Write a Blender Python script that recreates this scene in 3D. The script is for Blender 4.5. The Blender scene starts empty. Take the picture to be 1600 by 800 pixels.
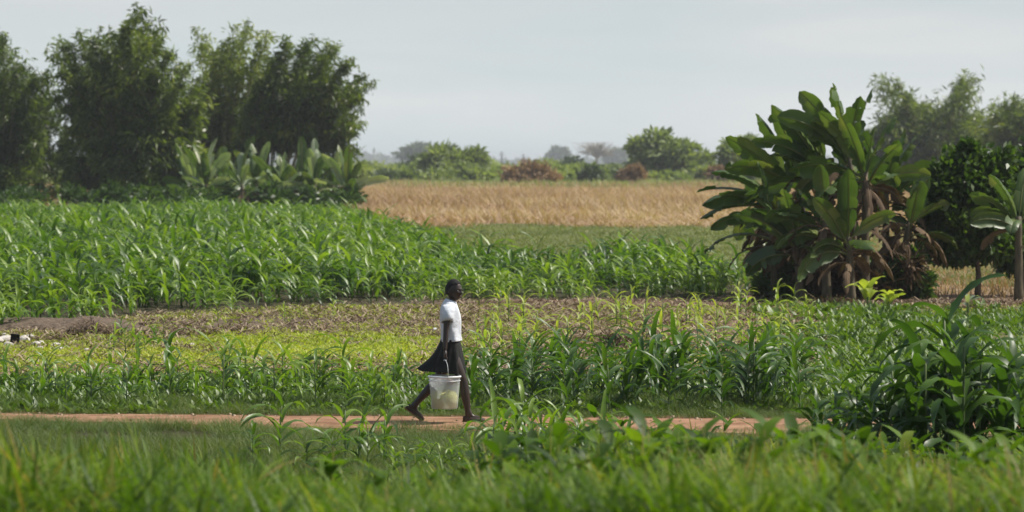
import bpy, bmesh, math, random
import numpy as np
from mathutils import Vector, Matrix
R = math.radians
FPX = 5333.0; CZ = 3.0; HY = 255.0
SC = bpy.context.scene
COL = SC.collection
rng = np.random.default_rng(7)
random.seed(7)

# ------------------------------------------------------------------ helpers
def W(px, py, D):
    """a point seen at photo pixel (px, py), D metres away"""
    return np.array([(px-800)/FPX*D, D, CZ+(HY-py)/FPX*D])

def gz(x, y):
    """ground height: flat plain, a road embankment rising towards the viewer"""
    y = np.asarray(y, float)
    t = np.clip((29.0-y)/17.0, 0, 1)
    z = 1.5*t*t*(3-2*t)*0.55 + 1.5*t*0.45
    return z

def G(px, py):
    D = FPX*CZ/(py-HY)
    return (px-800)/FPX*D, D

def hash2(ix, iy, seed):
    n = (ix.astype(np.int64)*374761393 + iy.astype(np.int64)*668265263 + seed*1442695041) & 0x7fffffff
    n = ((n ^ (n >> 13))*1274126177) & 0x7fffffff
    return ((n ^ (n >> 16)) & 0xffff)/65535.0

def vnoise(x, y, scale, seed=0, octv=3):
    out = 0; amp = 1; tot = 0
    for k in range(octv):
        xs, ys = np.asarray(x)/scale, np.asarray(y)/scale
        ix, iy = np.floor(xs), np.floor(ys)
        fx, fy = xs-ix, ys-iy
        fx = fx*fx*(3-2*fx); fy = fy*fy*(3-2*fy)
        a = hash2(ix, iy, seed+k); b = hash2(ix+1, iy, seed+k)
        c = hash2(ix, iy+1, seed+k); d = hash2(ix+1, iy+1, seed+k)
        out = out + amp*((a*(1-fx)+b*fx)*(1-fy)+(c*(1-fx)+d*fx)*fy)
        tot += amp; amp *= .5; scale *= .5
    return out/tot

def sstep(a, b, x):
    t = np.clip((np.asarray(x, float)-a)/(b-a), 0, 1)
    return t*t*(3-2*t)

def props(o, label=None, cat=None, group=None, kind=None):
    if label: o['label'] = label
    if cat: o['category'] = cat
    if group: o['group'] = group
    if kind: o['kind'] = kind
    return o

def mesh_np(name, V, F, mat, tone=None, smooth=True, col=None):
    V = np.ascontiguousarray(V, dtype=np.float32); F = np.ascontiguousarray(F, dtype=np.int32)
    me = bpy.data.meshes.new(name)
    n = F.shape[1]
    me.vertices.add(len(V)); me.vertices.foreach_set('co', V.ravel())
    me.loops.add(F.size); me.loops.foreach_set('vertex_index', F.ravel())
    me.polygons.add(len(F)); me.polygons.foreach_set('loop_start', np.arange(0, F.size, n, dtype=np.int32))
    if smooth: me.polygons.foreach_set('use_smooth', np.ones(len(F), dtype=bool))
    me.update(calc_edges=True)
    if tone is None: tone = np.full(len(V), .5, dtype=np.float32)
    a = me.attributes.new('tone', 'FLOAT', 'POINT'); a.data.foreach_set('value', np.ascontiguousarray(tone, dtype=np.float32))
    if col is not None:
        c = me.color_attributes.new('zone', 'FLOAT_COLOR', 'POINT')
        c.data.foreach_set('color', np.ascontiguousarray(col, dtype=np.float32).ravel())
    if mat is not None: me.materials.append(mat)
    return me

def link(name, me, parent=None, loc=None):
    o = bpy.data.objects.new(name, me); COL.objects.link(o)
    if parent is not None: o.parent = parent
    if loc is not None: o.location = loc
    return o

def empty(name, loc, rz=0.0):
    o = bpy.data.objects.new(name, None); COL.objects.link(o)
    o.location = [float(a) for a in loc]; o.rotation_euler = (0, 0, rz)
    o.empty_display_size = .2
    return o

class Geo:
    """collects quads"""
    def __init__(s): s.V = []; s.F = []; s.T = []; s.n = 0
    def add(s, V, F, tone=.5):
        V = np.asarray(V, float); F = np.asarray(F, int)
        s.V.append(V); s.F.append(F+s.n); s.n += len(V)
        s.T.append(np.full(len(V), tone) if np.isscalar(tone) else np.asarray(tone))
        return s
    def arr(s): return np.concatenate(s.V), np.concatenate(s.F), np.concatenate(s.T)
    def mesh(s, name, mat, smooth=True):
        V, F, T = s.arr(); return mesh_np(name, V, F, mat, T, smooth)

def tube(pts, rad, n=6, cap=True):
    pts = np.asarray(pts, float); m = len(pts)
    rad = np.full(m, rad) if np.isscalar(rad) else np.asarray(rad, float)
    tan = np.gradient(pts, axis=0); tan /= np.linalg.norm(tan, axis=1)[:, None]+1e-9
    ref = np.array([0, 0, 1.]) if abs(tan[0][2]) < .8 else np.array([1., 0, 0])
    V = []
    for i in range(m):
        a = np.cross(tan[i], ref); a /= np.linalg.norm(a)+1e-9
        b = np.cross(tan[i], a)
        ang = np.arange(n)*2*math.pi/n
        V.append(pts[i]+rad[i]*(np.cos(ang)[:, None]*a+np.sin(ang)[:, None]*b))
    if cap:
        V.append(pts[-1]+np.zeros((n, 3))+(V[-1]-pts[-1])*.02)
        V.insert(0, pts[0]+(V[0]-pts[0])*.02); m += 2
    V = np.concatenate(V)
    F = []
    for i in range(m-1):
        for j in range(n):
            k = (j+1) % n
            F.append((i*n+j, i*n+k, (i+1)*n+k, (i+1)*n+j))
    return V, np.array(F)

def ribbon(base, az, e0, L, w, segs, droop, fold=.22, twist=0., wave=0., prof=None, r=rng, azd=0.):
    p = np.array(base, float); P = [p.copy()]; E = [e0]; A = [az]
    for i in range(segs):
        t = (i+.5)/segs
        e = e0 - droop*(t**1.25)
        a = az + azd*t
        p = p+L/segs*np.array([math.cos(e)*math.cos(a), math.cos(e)*math.sin(a), math.sin(e)])
        P.append(p.copy()); E.append(e0-droop*((i+1)/segs)**1.25); A.append(az+azd*(i+1)/segs)
    V = []
    for i in range(segs+1):
        t = i/segs; e = E[i]; a = A[i]
        d = np.array([math.cos(e)*math.cos(a), math.cos(e)*math.sin(a), math.sin(e)])
        s = np.array([-math.sin(a), math.cos(a), 0])
        up = np.cross(d, s)
        tw = twist*t
        s2 = s*math.cos(tw)+up*math.sin(tw); u2 = np.cross(d, s2)
        pw = (min(1, .45+2.4*t)*(1-t)**.55 if prof is None else prof(t))
        ww = max(w*.5*pw, w*.02)
        if u2[2] < 0: u2 = -u2
        wv = wave*w*math.sin(i*2.1+az*3)
        V += [P[i]-s2*ww+u2*(fold*ww+wv), P[i], P[i]+s2*ww+u2*(fold*ww-wv)]
    F = []
    for i in range(segs):
        b = 3*i
        F += [(b, b+1, b+4, b+3), (b+1, b+2, b+5, b+4)]
    return np.array(V), np.array(F)

def scatter(protos, idx, pos, rz, sc, tone, lean=None):
    """merge transformed copies of prototypes into one V,F,T"""
    Vs, Fs, Ts = [], [], []; n = 0
    for k, (pv, pf, pt) in enumerate(protos):
        m = np.where(idx == k)[0]
        if len(m) == 0: continue
        c, s = np.cos(rz[m]), np.sin(rz[m])
        S = sc[m] if sc.ndim == 2 else np.stack([sc[m]]*3, 1)
        x = pv[None, :, 0]*S[:, 0:1]; y = pv[None, :, 1]*S[:, 1:2]; z = pv[None, :, 2]*S[:, 2:3]
        X = c[:, None]*x-s[:, None]*y; Y = s[:, None]*x+c[:, None]*y
        if lean is not None:
            X = X+lean[m][:, None]*np.sign(z)*np.abs(z)**1.5
        V = np.stack([X+pos[m, 0:1], Y+pos[m, 1:2], z+pos[m, 2:3]], 2).reshape(-1, 3)
        F = (pf[None]+np.arange(len(m))[:, None, None]*len(pv)).reshape(-1, 4)+n
        T = (pt[None]+tone[m][:, None]).reshape(-1)
        Vs.append(V); Fs.append(F); Ts.append(T); n += len(V)
    return np.concatenate(Vs), np.concatenate(Fs), np.concatenate(Ts)

# ------------------------------------------------------------------ materials
def new_mat(name):
    m = bpy.data.materials.new(name); m.use_nodes = True
    nt = m.node_tree; nt.nodes.clear()
    out = nt.nodes.new('ShaderNodeOutputMaterial')
    return m, nt, out

def foliage_mat(name, cols, rough=.45, trans=.3, spec=.5, tcol=1.25, nscale=1.5, jitter=.5, streak=0):
    m, nt, out = new_mat(name); N = nt.nodes; L = nt.links
    at = N.new('ShaderNodeAttribute'); at.attribute_name = 'tone'
    oi = N.new('ShaderNodeObjectInfo')
    geo = N.new('ShaderNodeNewGeometry')
    ns = N.new('ShaderNodeTexNoise'); ns.inputs['Scale'].default_value = nscale; ns.inputs['Detail'].default_value = 4
    L.new(geo.outputs['Position'], ns.inputs['Vector'])
    a1 = N.new('ShaderNodeMath'); a1.operation = 'MULTIPLY_ADD'; a1.inputs[1].default_value = jitter; a1.inputs[2].default_value = -jitter*.5
    L.new(ns.outputs['Fac'], a1.inputs[0])
    a2 = N.new('ShaderNodeMath'); a2.operation = 'ADD'; L.new(a1.outputs[0], a2.inputs[0]); L.new(at.outputs['Fac'], a2.inputs[1])
    a3 = N.new('ShaderNodeMath'); a3.operation = 'MULTIPLY_ADD'; a3.inputs[1].default_value = .25; L.new(oi.outputs['Random'], a3.inputs[0]); L.new(a2.outputs[0], a3.inputs[2])
    rp = N.new('ShaderNodeValToRGB'); L.new(a3.outputs[0], rp.inputs['Fac'])
    el = rp.color_ramp.elements
    n = len(cols)
    el[0].position = .05; el[0].color = (*cols[0], 1); el[1].position = .95; el[1].color = (*cols[-1], 1)
    for i in range(1, n-1):
        e = el.new(.05+.9*i/(n-1)); e.color = (*cols[i], 1)
    pb = N.new('ShaderNodeBsdfPrincipled'); pb.inputs['Roughness'].default_value = rough
    pb.inputs['Specular IOR Level'].default_value = spec
    L.new(rp.outputs[0], pb.inputs['Base Color'])
    if trans > 0:
        tl = N.new('ShaderNodeBsdfTranslucent')
        mu = N.new('ShaderNodeMix'); mu.data_type = 'RGBA'; mu.blend_type = 'MULTIPLY'; mu.inputs['Factor'].default_value = 1
        L.new(rp.outputs[0], mu.inputs['A']); mu.inputs['B'].default_value = (1.5*tcol, 1.6*tcol, .55*tcol, 1)
        L.new(mu.outputs['Result'], tl.inputs['Color'])
        mx = N.new('ShaderNodeMixShader'); mx.inputs[0].default_value = trans
        L.new(pb.outputs[0], mx.inputs[1]); L.new(tl.outputs[0], mx.inputs[2]); L.new(mx.outputs[0], out.inputs['Surface'])
    else:
        L.new(pb.outputs[0], out.inputs['Surface'])
    return m

def solid_mat(name, c1, c2=None, rough=.7, scale=8, spec=.4, bump=.0, bscale=30, stretch=None, metal=0.):
    m, nt, out = new_mat(name); N = nt.nodes; L = nt.links
    tc = N.new('ShaderNodeTexCoord'); mp = N.new('ShaderNodeMapping')
    L.new(tc.outputs['Object'], mp.inputs['Vector'])
    if stretch: mp.inputs['Scale'].default_value = stretch
    ns = N.new('ShaderNodeTexNoise'); ns.inputs['Scale'].default_value = scale; ns.inputs['Detail'].default_value = 6
    L.new(mp.outputs[0], ns.inputs['Vector'])
    rp = N.new('ShaderNodeValToRGB'); L.new(ns.outputs['Fac'], rp.inputs['Fac'])
    rp.color_ramp.elements[0].position = .32; rp.color_ramp.elements[1].position = .68
    rp.color_ramp.elements[0].color = (*c1, 1); rp.color_ramp.elements[1].color = (*(c2 or c1), 1)
    pb = N.new('ShaderNodeBsdfPrincipled'); pb.inputs['Roughness'].default_value = rough
    pb.inputs['Specular IOR Level'].default_value = spec; pb.inputs['Metallic'].default_value = metal
    L.new(rp.outputs[0], pb.inputs['Base Color'])
    if bump:
        n2 = N.new('ShaderNodeTexNoise'); n2.inputs['Scale'].default_value = bscale; n2.inputs['Detail'].default_value = 5
        L.new(mp.outputs[0], n2.inputs['Vector'])
        bp = N.new('ShaderNodeBump'); bp.inputs['Strength'].default_value = bump; bp.inputs['Distance'].default_value = .02
        L.new(n2.outputs['Fac'], bp.inputs['Height']); L.new(bp.outputs[0], pb.inputs['Normal'])
    L.new(pb.outputs[0], out.inputs['Surface'])
    return m

M = {}
M['maize'] = foliage_mat('maize_leaf', [(.020, .052, .009), (.042, .094, .012), (.09, .17, .018), (.18, .27, .03)], rough=.42, trans=.36, spec=.65, tcol=1.2)
M['maize_dark'] = foliage_mat('maize_leaf_dark', [(.020, .050, .011), (.036, .084, .013), (.075, .145, .016)], rough=.44, trans=.34, spec=.6, tcol=1.25)
M['maize_pale'] = foliage_mat('maize_leaf_pale', [(.13, .22, .03), (.25, .35, .05), (.40, .45, .09)], rough=.45, trans=.4, spec=.5, tcol=.95)
M['maize_stem'] = foliage_mat('maize_stem', [(.06, .10, .03), (.12, .16, .05)], rough=.5, trans=0)
M['bamboo'] = foliage_mat('bamboo_leaf', [(.030, .050, .008), (.070, .110, .014), (.15, .20, .026), (.25, .29, .06)], rough=.40, trans=.42, spec=.55, tcol=1.1, nscale=.35, jitter=.9)
M['bamboo_culm'] = solid_mat('bamboo_culm', (.10, .11, .04), (.2, .18, .08), rough=.5, scale=3)
M['banana'] = foliage_mat('banana_leaf', [(.020, .046, .012), (.040, .080, .019), (.085, .14, .03), (.18, .20, .06)], rough=.42, trans=.32, spec=.55, tcol=1.0, nscale=3)
M['banana_pale'] = foliage_mat('banana_leaf_pale', [(.08, .14, .06), (.18, .24, .13), (.42, .47, .33)], rough=.34, trans=.35, spec=.6, tcol=.9, nscale=1.2)
M['banana_dead'] = foliage_mat('banana_leaf_dead', [(.05, .034, .022), (.10, .065, .038), (.20, .14, .085)], rough=.8, trans=.15, spec=.2, tcol=.6, nscale=4)
M['banana_stem'] = solid_mat('banana_stem', (.055, .045, .028), (.15, .12, .07), rough=.7, scale=5, bump=.6, bscale=20, stretch=(3, 3, .5))
M['midrib'] = solid_mat('midrib', (.12, .17, .06), (.2, .25, .1), rough=.5, scale=3)
M['tree'] = foliage_mat('tree_leaf', [(.018, .046, .008), (.042, .085, .014), (.09, .15, .022)], rough=.45, trans=.34, spec=.5, nscale=2)
M['shrub'] = foliage_mat('shrub_leaf', [(.10, .14, .05), (.18, .23, .075), (.29, .33, .12)], rough=.6, trans=.35, nscale=.3, jitter=.8)
M['shrub_dark'] = foliage_mat('shrub_leaf_dark', [(.04, .065, .03), (.07, .105, .04), (.11, .15, .05)], rough=.6, trans=.2, nscale=.3, jitter=.6)
M['shrub_dry'] = foliage_mat('shrub_leaf_dry', [(.20, .12, .07), (.34, .21, .12), (.46, .32, .18)], rough=.8, trans=.2, tcol=.6, nscale=.5)
M['bark'] = solid_mat('bark', (.05, .038, .025), (.12, .09, .06), rough=.85, scale=9, bump=.5, stretch=(2, 2, .5))
M['bark_pale'] = solid_mat('bark_pale', (.2, .16, .12), (.34, .28, .2), rough=.85, scale=9, bump=.4)
M['grass'] = foliage_mat('foreground_grass', [(.030, .066, .006), (.062, .125, .008), (.12, .205, .012), (.21, .26, .03), (.27, .21, .07)], rough=.5, trans=.42, spec=.3, tcol=1.05, nscale=.8, jitter=.35)
M['verge'] = foliage_mat('verge_grass', [(.04, .072, .012), (.075, .12, .018), (.15, .18, .035)], rough=.6, trans=.25, nscale=.7, jitter=.7)
M['weed'] = foliage_mat('weed', [(.19, .24, .03), (.33, .39, .045), (.46, .48, .08)], rough=.6, trans=.4, tcol=.9, nscale=.6, jitter=.7)
M['crop'] = foliage_mat('low_crop', [(.06, .115, .014), (.12, .20, .022), (.21, .29, .04)], rough=.45, trans=.35, tcol=1.0, nscale=1)
M['meadow'] = foliage_mat('meadow_grass', [(.12, .15, .045), (.20, .235, .07), (.33, .31, .14)], rough=.7, trans=.3, tcol=.8, nscale=.25, jitter=1.2)
M['drygrass'] = foliage_mat('dry_grass', [(.29, .175, .11), (.47, .325, .21), (.63, .50, .34)], rough=.85, trans=.3, spec=.15, tcol=.6, nscale=.09, jitter=1.5)
M['straw'] = foliage_mat('straw', [(.08, .055, .04), (.22, .16, .10), (.42, .34, .24)], rough=.9, trans=.0, spec=.2, nscale=1, jitter=.6)
M['rubble'] = solid_mat('rubble', (.42, .38, .33), (.72, .68, .62), rough=.9, scale=12, bump=.5)
M['darkbox'] = solid_mat('dark_block', (.012, .012, .012), (.03, .028, .025), rough=.7, scale=8)
M['skin'] = solid_mat('skin', (.028, .017, .012), (.042, .026, .018), rough=.42, scale=6, spec=.5)
M['hair'] = solid_mat('hair', (.006, .005, .005), (.012, .01, .01), rough=.8, scale=60, bump=.5, bscale=150)
M['shirt'] = solid_mat('shirt', (.56, .60, .66), (.72, .75, .80), rough=.85, scale=7, bump=.9, bscale=14)
M['skirt'] = solid_mat('skirt', (.007, .008, .008), (.014, .016, .014), rough=.85, scale=6, bump=.4, bscale=14)
M['shoe'] = solid_mat('shoe', (.03, .02, .014), (.06, .038, .024), rough=.7, scale=14)
M['sole'] = solid_mat('sole', (.22, .12, .05), (.3, .17, .08), rough=.8, scale=14)
M['eye'] = solid_mat('eye_white', (.5, .46, .42), rough=.3)
M['lip'] = solid_mat('lips', (.07, .032, .028), rough=.5)
M['wire'] = solid_mat('wire', (.45, .47, .46), (.6, .6, .6), rough=.4, scale=30)
M['yellow'] = solid_mat('yellow_grain', (.55, .50, .08), (.80, .72, .22), rough=.7, scale=25, bump=.6, bscale=60)
M['brownstuff'] = solid_mat('brown_produce', (.10, .05, .035), (.2, .11, .08), rough=.7, scale=25, bump=.6, bscale=60)
M['paper'] = solid_mat('white_scrap', (.65, .66, .66), (.8, .8, .8), rough=.7)
M['pylon'] = solid_mat('galvanised', (.25, .26, .27), (.32, .33, .34), rough=.6)

# translucent bucket plastic
m, nt, out = new_mat('bucket_plastic'); N = nt.nodes; L = nt.links
pb = N.new('ShaderNodeBsdfPrincipled'); pb.inputs['Base Color'].default_value = (.80, .83, .84, 1); pb.inputs['Roughness'].default_value = .3
tr = N.new('ShaderNodeBsdfTransparent'); tr.inputs[0].default_value = (.93, .96, .97, 1)
tl = N.new('ShaderNodeBsdfTranslucent'); tl.inputs[0].default_value = (.72, .76, .78, 1)
m1 = N.new('ShaderNodeMixShader'); m1.inputs[0].default_value = .5; L.new(pb.outputs[0], m1.inputs[1]); L.new(tl.outputs[0], m1.inputs[2])
m2 = N.new('ShaderNodeMixShader'); m2.inputs[0].default_value = .68; L.new(m1.outputs[0], m2.inputs[1]); L.new(tr.outputs[0], m2.inputs[2])
L.new(m2.outputs[0], out.inputs['Surface']); M['plastic'] = m
M['rim'] = solid_mat('bucket_rim', (.68, .72, .74), rough=.4)

# ground and path
def ground_mat():
    m, nt, out = new_mat('ground_earth'); N = nt.nodes; L = nt.links
    vc = N.new('ShaderNodeVertexColor'); vc.layer_name = 'zone'
    geo = N.new('ShaderNodeNewGeometry')
    n1 = N.new('ShaderNodeTexNoise'); n1.inputs['Scale'].default_value = 9; n1.inputs['Detail'].default_value = 8; n1.inputs['Roughness'].default_value = .7
    L.new(geo.outputs['Position'], n1.inputs['Vector'])
    rp = N.new('ShaderNodeValToRGB'); rp.color_ramp.elements[0].position = .3; rp.color_ramp.elements[1].position = .72
    rp.color_ramp.elements[0].color = (.45, .45, .45, 1); rp.color_ramp.elements[1].color = (1.5, 1.5, 1.5, 1)
    L.new(n1.outputs['Fac'], rp.inputs['Fac'])
    mu = N.new('ShaderNodeMix'); mu.data_type = 'RGBA'; mu.blend_type = 'MULTIPLY'; mu.inputs['Factor'].default_value = 1
    L.new(vc.outputs[0], mu.inputs['A']); L.new(rp.outputs[0], mu.inputs['B'])
    pb = N.new('ShaderNodeBsdfPrincipled'); pb.inputs['Roughness'].default_value = .95; pb.inputs['Specular IOR Level'].default_value = .15
    L.new(mu.outputs['Result'], pb.inputs['Base Color'])
    n2 = N.new('ShaderNodeTexNoise'); n2.inputs['Scale'].default_value = 5; n2.inputs['Detail'].default_value = 9; n2.inputs['Roughness'].default_value = .65
    L.new(geo.outputs['Position'], n2.inputs['Vector'])
    bp = N.new('ShaderNodeBump'); bp.inputs['Strength'].default_value = 1; bp.inputs['Distance'].default_value = .12
    L.new(n2.outputs['Fac'], bp.inputs['Height']); L.new(bp.outputs[0], pb.inputs['Normal'])
    L.new(pb.outputs[0], out.inputs['Surface'])
    return m
M['ground'] = ground_mat()
M['path'] = solid_mat('path_dirt', (.20, .108, .062), (.38, .225, .140), rough=.95, scale=2.6, spec=.1, bump=.6, bscale=12)

# ------------------------------------------------------------------ ground zones (u, v = where flat ground lies in the photo)
def uv_of(x, y):
    return 800+FPX*x/y, HY+FPX*CZ/y

FR = np.array([(-900, 530), (-50, 516), (60, 512), (150, 505), (300, 493), (420, 486), (560, 480), (700, 473), (900, 471), (1100, 467), (1270, 462), (1300, 461)])
def field_front_D(u):
    return FPX*CZ/(np.interp(u, FR[:, 0], FR[:, 1])-HY)
BK = np.array([(-900, 172), (0, 172), (300, 170), (545, 166), (590, 138), (650, 118), (700, 101), (800, 89), (900, 85), (960, 90), (1010, 95), (1060, 88), (1130, 84), (1200, 84), (1260, 83), (1300, 82)])
def field_back_D(u):
    return np.interp(u, BK[:, 0], BK[:, 1])

def zones(x, y):
    u, v = uv_of(x, y)
    n1 = vnoise(x, y, 3.0, 1); n2 = vnoise(x, y, .9, 5); n3 = vnoise(x, y, 12, 9)
    def blob(cu, cv, ru, rv, soft=.35):
        d = np.sqrt(((u-cu)/ru)**2+((v-cv)/rv)**2)+(n1-.5)*.9+(n2-.5)*.35
        return 1-sstep(1-soft, 1+soft*.5, d)
    weed = np.clip(blob(500, 545, 235, 30)+blob(60, 560, 300, 24)*.75+blob(320, 560, 160, 20)*.5+blob(700, 555, 130, 16)*.6+blob(980, 565, 260, 22)*.5, 0, 1)
    weed = np.where(y < 42, 0, weed)*(.25+.75*sstep(.36, .5, n2*.6+n1*.4+.05))
    crop = sstep(1240, 1330, u+(n1-.5)*80)*sstep(478, 492, v+(n2-.5)*10)*(1-sstep(640, 650, v))
    mid = sstep(465, 480, v)*(1-sstep(575, 610, v))
    pink = sstep(650, 760, u+(n3-.5)*150)
    return u, v, weed, crop, mid, pink, n1, n2, n3

def path_near(x): return np.interp(x, [-12, -6, -3.8, -1.5, 3.4, 8], [40.6, 40.0, 39.2, 38.5, 37.9, 37.6])
def path_far(x): return np.interp(x, [-12, -6, -1.5, 3.4, 8], [41.2, 40.8, 40.4, 40.0, 39.9])
def build_ground():
    a = np.arange(-30, 30.01, .16)
    gx = [30*1.12**k for k in range(1, 49)]
    xs = np.concatenate([-np.array(gx)[::-1], a, np.array(gx)])
    b = np.concatenate([np.arange(8, 38, .4), np.arange(38, 80, .14)])
    c = [b[-1]]; st = .16
    while c[-1] < 7000: st *= 1.045; c.append(c[-1]+st)
    ys = np.concatenate([[-7000, -3000, -1200, -500, -200, -80, -30, -10, 0], b, np.array(c[1:])])
    X, Y = np.meshgrid(xs, ys); x = X.ravel(); y = Y.ravel()
    yy = np.maximum(y, 6)
    u, v, weed, crop, mid, pink, n1, n2, n3 = zones(x, yy)
    z = gz(x, y)
    clod = (vnoise(x, y, .45, 21)-.5)*.10+(vnoise(x, y, 2.4, 31)-.5)*.10
    path = (y > 38.1) & (y < 40.6)
    rough = np.where((y > 41) & (y < 130), 1., 0.)*(1-.6*weed)
    z = z+clod*rough
    # ditch with a steep bank at the left (photo x 0..200)
    dx0, dy0 = G(110, 528)
    dw = 1-sstep(170, 250, u)
    dit = np.exp(-((y-(dy0+1.1))/.75)**2)*dw
    z = z-.38*dit
    z = z+.22*np.exp(-((y-(dy0+2.9))/.9)**2)*dw
    col = np.zeros((len(x), 3))
    soil = np.array([.165, .125, .092]); soilp = np.array([.25, .165, .115]); dark = np.array([.06, .045, .035])
    base = np.array([.075, .085, .035])
    col[:] = base
    def mixc(c, w):
        nonlocal col
        w = np.clip(w, 0, 1)[:, None]; col = col*(1-w)+np.array(c)*w
    s = soil*(1-pink[:, None])+soilp*pink[:, None]
    w = (sstep(41.0, 43, y)*(1-sstep(140, 150, y)))[:, None]
    col = col*(1-w)+s*w
    mixc((.10, .075, .055), sstep(.55, .8, n1)*sstep(470, 490, v)*(1-sstep(500, 530, v))*.8)
    mixc((.19, .205, .065), weed*.85)
    mixc((.11, .13, .04), crop*.7)
    mixc(dark, dit*1.2)
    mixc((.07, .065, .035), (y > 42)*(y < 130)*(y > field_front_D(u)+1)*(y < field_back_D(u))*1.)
    # pale green strip, then tan field
    strip = sstep(118, 126, y+(n3-.5)*10)*(u > 560)
    mixc((.17, .19, .075), strip*(1-sstep(150, 166, y)))
    mixc((.20, .20, .085), (sstep(field_back_D(u)-2, field_back_D(u)+4, y))*(u > 620)*(u < 1350)*(1-sstep(150, 166, y)))
    mixc((.36, .24, .13), (sstep(100, 112, y+(n1-.5)*6)*(1-sstep(112, 122, y+(n1-.5)*6)))*(u > 1040)*.8)
    mixc((.44, .31, .20), sstep(148, 176, y+(n1-.5)*34))
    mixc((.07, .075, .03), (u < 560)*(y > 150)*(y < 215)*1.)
    mixc((.34, .24, .14), sstep(1290, 1330, u)*sstep(74, 80, y)*(1-sstep(150, 172, y))*.85)
    mixc((.18, .19, .08), sstep(430, 470, y))
    # embankment and verge
    mixc((.065, .06, .03), (y < 38.6)*1.)
    mixc((.11, .07, .045), (y < 38.6)*(y > 29)*sstep(.55, .7, n2)*sstep(.4, .6, n3))
    pe = sstep(-.8, .1, y-path_near(x)+(n2-.5)*.7)*(1-sstep(0, .6, y-path_far(x)+(n2-.5)*.5))
    mixc((.22, .12, .07), pe)
    ny, nx = X.shape
    i = np.arange(ny-1)[:, None]*nx+np.arange(nx-1)[None]
    F = np.stack([i, i+1, i+nx+1, i+nx], 2).reshape(-1, 4)
    V = np.stack([x, y, z], 1)
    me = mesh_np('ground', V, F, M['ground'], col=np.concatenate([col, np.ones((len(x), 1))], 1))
    props(link('ground', me), kind='structure')
    # path: its own sheet 4 mm above, wheel-worn
    xs = np.arange(-45, 45.01, .12); t = np.linspace(0, 1, 15)
    near = path_near(xs)+(vnoise(xs, xs*0, 1.3, 3)-.5)*.5+(vnoise(xs, xs*0, .3, 13)-.5)*.2
    far = path_far(xs)+(vnoise(xs, xs*0, .9, 8)-.5)*.25
    Yp = near[None]*(1-t[:, None])+far[None]*t[:, None]
    Xp = np.repeat(xs[None], len(t), 0)
    Zp = .006+.02*np.sin(math.pi*t)[:, None]*np.ones_like(Xp)*(.6+.8*vnoise(Xp, Yp, .7, 4))
    i = np.arange(len(t)-1)[:, None]*len(xs)+np.arange(len(xs)-1)[None]
    F = np.stack([i, i+1, i+len(xs)+1, i+len(xs)], 2).reshape(-1, 4)
    me = mesh_np('dirt_path', np.stack([Xp.ravel(), Yp.ravel(), Zp.ravel()], 1), F, M['path'])
    props(link('dirt_path', me), 'reddish brown bare earth footpath crossing between grass verge and maize', kind='structure')
build_ground()

def in_view(x, y, m=1.25, pad=2.0):
    return np.abs(x) < .15*y*m+pad

# ------------------------------------------------------------------ maize
def maize_parts(r, H, nleaf=9, segs=7, wl=.085, splay=1.0, lf=.62, up=0.0):
    st = Geo(); lv = Geo()
    bend = r.normal(0, .05, 2)*H
    zs = np.linspace(0, .72*H, 5)
    pts = np.stack([bend[0]*(zs/H)**2, bend[1]*(zs/H)**2, zs], 1)
    V, F = tube(pts, np.linspace(.013, .006, 5)*(.7+.4*H), 5); st.add(V, F, r.uniform(.2, .8))
    az0 = r.uniform(0, math.pi)
    for k in range(nleaf):
        q = (k+.6)/nleaf
        z = (.06+.66*q)*H
        b = (bend[0]*(z/H)**2, bend[1]*(z/H)**2, z)
        az = az0+(k % 2)*math.pi+r.normal(0, .45)
        L = H*lf*(.55+.75*math.sin(math.pi*min(1, .18+.72*q)))*r.uniform(.8, 1.15)
        e0 = R(r.uniform(38, 68))+(.25 if k >= nleaf-2 else 0)+up
        dr = R(r.uniform(85, 155))*splay*(r.uniform(.5, .95) if k >= nleaf-2 else 1)
        V, F = ribbon(b, az, e0, L, wl*(.7+.35*math.sin(math.pi*q))*(.55+.5*H)*r.uniform(.8, 1.15), segs, dr, fold=.3, twist=r.uniform(-.9, .9), wave=.07, azd=r.normal(0, .3))
        # the wind pushes every leaf a little to the left
        V[:, 0] -= .14*H*np.clip((V[:, 2]-z*.5)/H, 0, 1)**1.2
        lv.add(V, F, .35+.35*q+r.normal(0, .13))
    return st, lv

def make_maize(name, H, mat, n, **kw):
    out = []
    for k in range(n):
        r = np.random.default_rng(hash(name) % 1000+k*17 if False else len(name)*31+k*17)
        st, lv = maize_parts(r, H*r.uniform(.9, 1.1), **kw)
        out.append((st.mesh(name+'_stem', M['maize_stem']), lv.mesh(name+'_leaves', mat)))
    return out
KIND = {
 'small': make_maize('maize_small', .62, M['maize'], 7, nleaf=8, segs=6, wl=.085),
 'mid': make_maize('maize_medium', .85, M['maize'], 7, nleaf=9, segs=7, wl=.085),
 'dark': make_maize('maize_dark_big', 1.08, M['maize_dark'], 8, nleaf=11, segs=8, wl=.10),
 'pale': make_maize('maize_pale_young', .6, M['maize_pale'], 6, nleaf=7, segs=6, wl=.065, lf=.55),
 'front': make_maize('maize_front_tall', 1.55, M['maize_dark'], 6, nleaf=16, segs=9, wl=.115, lf=.385, splay=.97, up=.1),
}
n_maize = 0
def place_maize(kind, x, y, s, label, group, rz=None, z=None):
    global n_maize
    st, lv = random.choice(KIND[kind])
    o = empty('maize_plant', (x, y, float(gz(x, y))-.01 if z is None else z), random.uniform(-.5, .5)+random.choice((0, math.pi/2, 2.4, 4)) if rz is None else rz)
    o.scale = (s*random.uniform(.92, 1.08), s*random.uniform(.92, 1.08), s)
    props(o, label, 'maize plant', group)
    link('stem', st, o); link('leaves', lv, o)
    n_maize += 1
    return o

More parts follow.
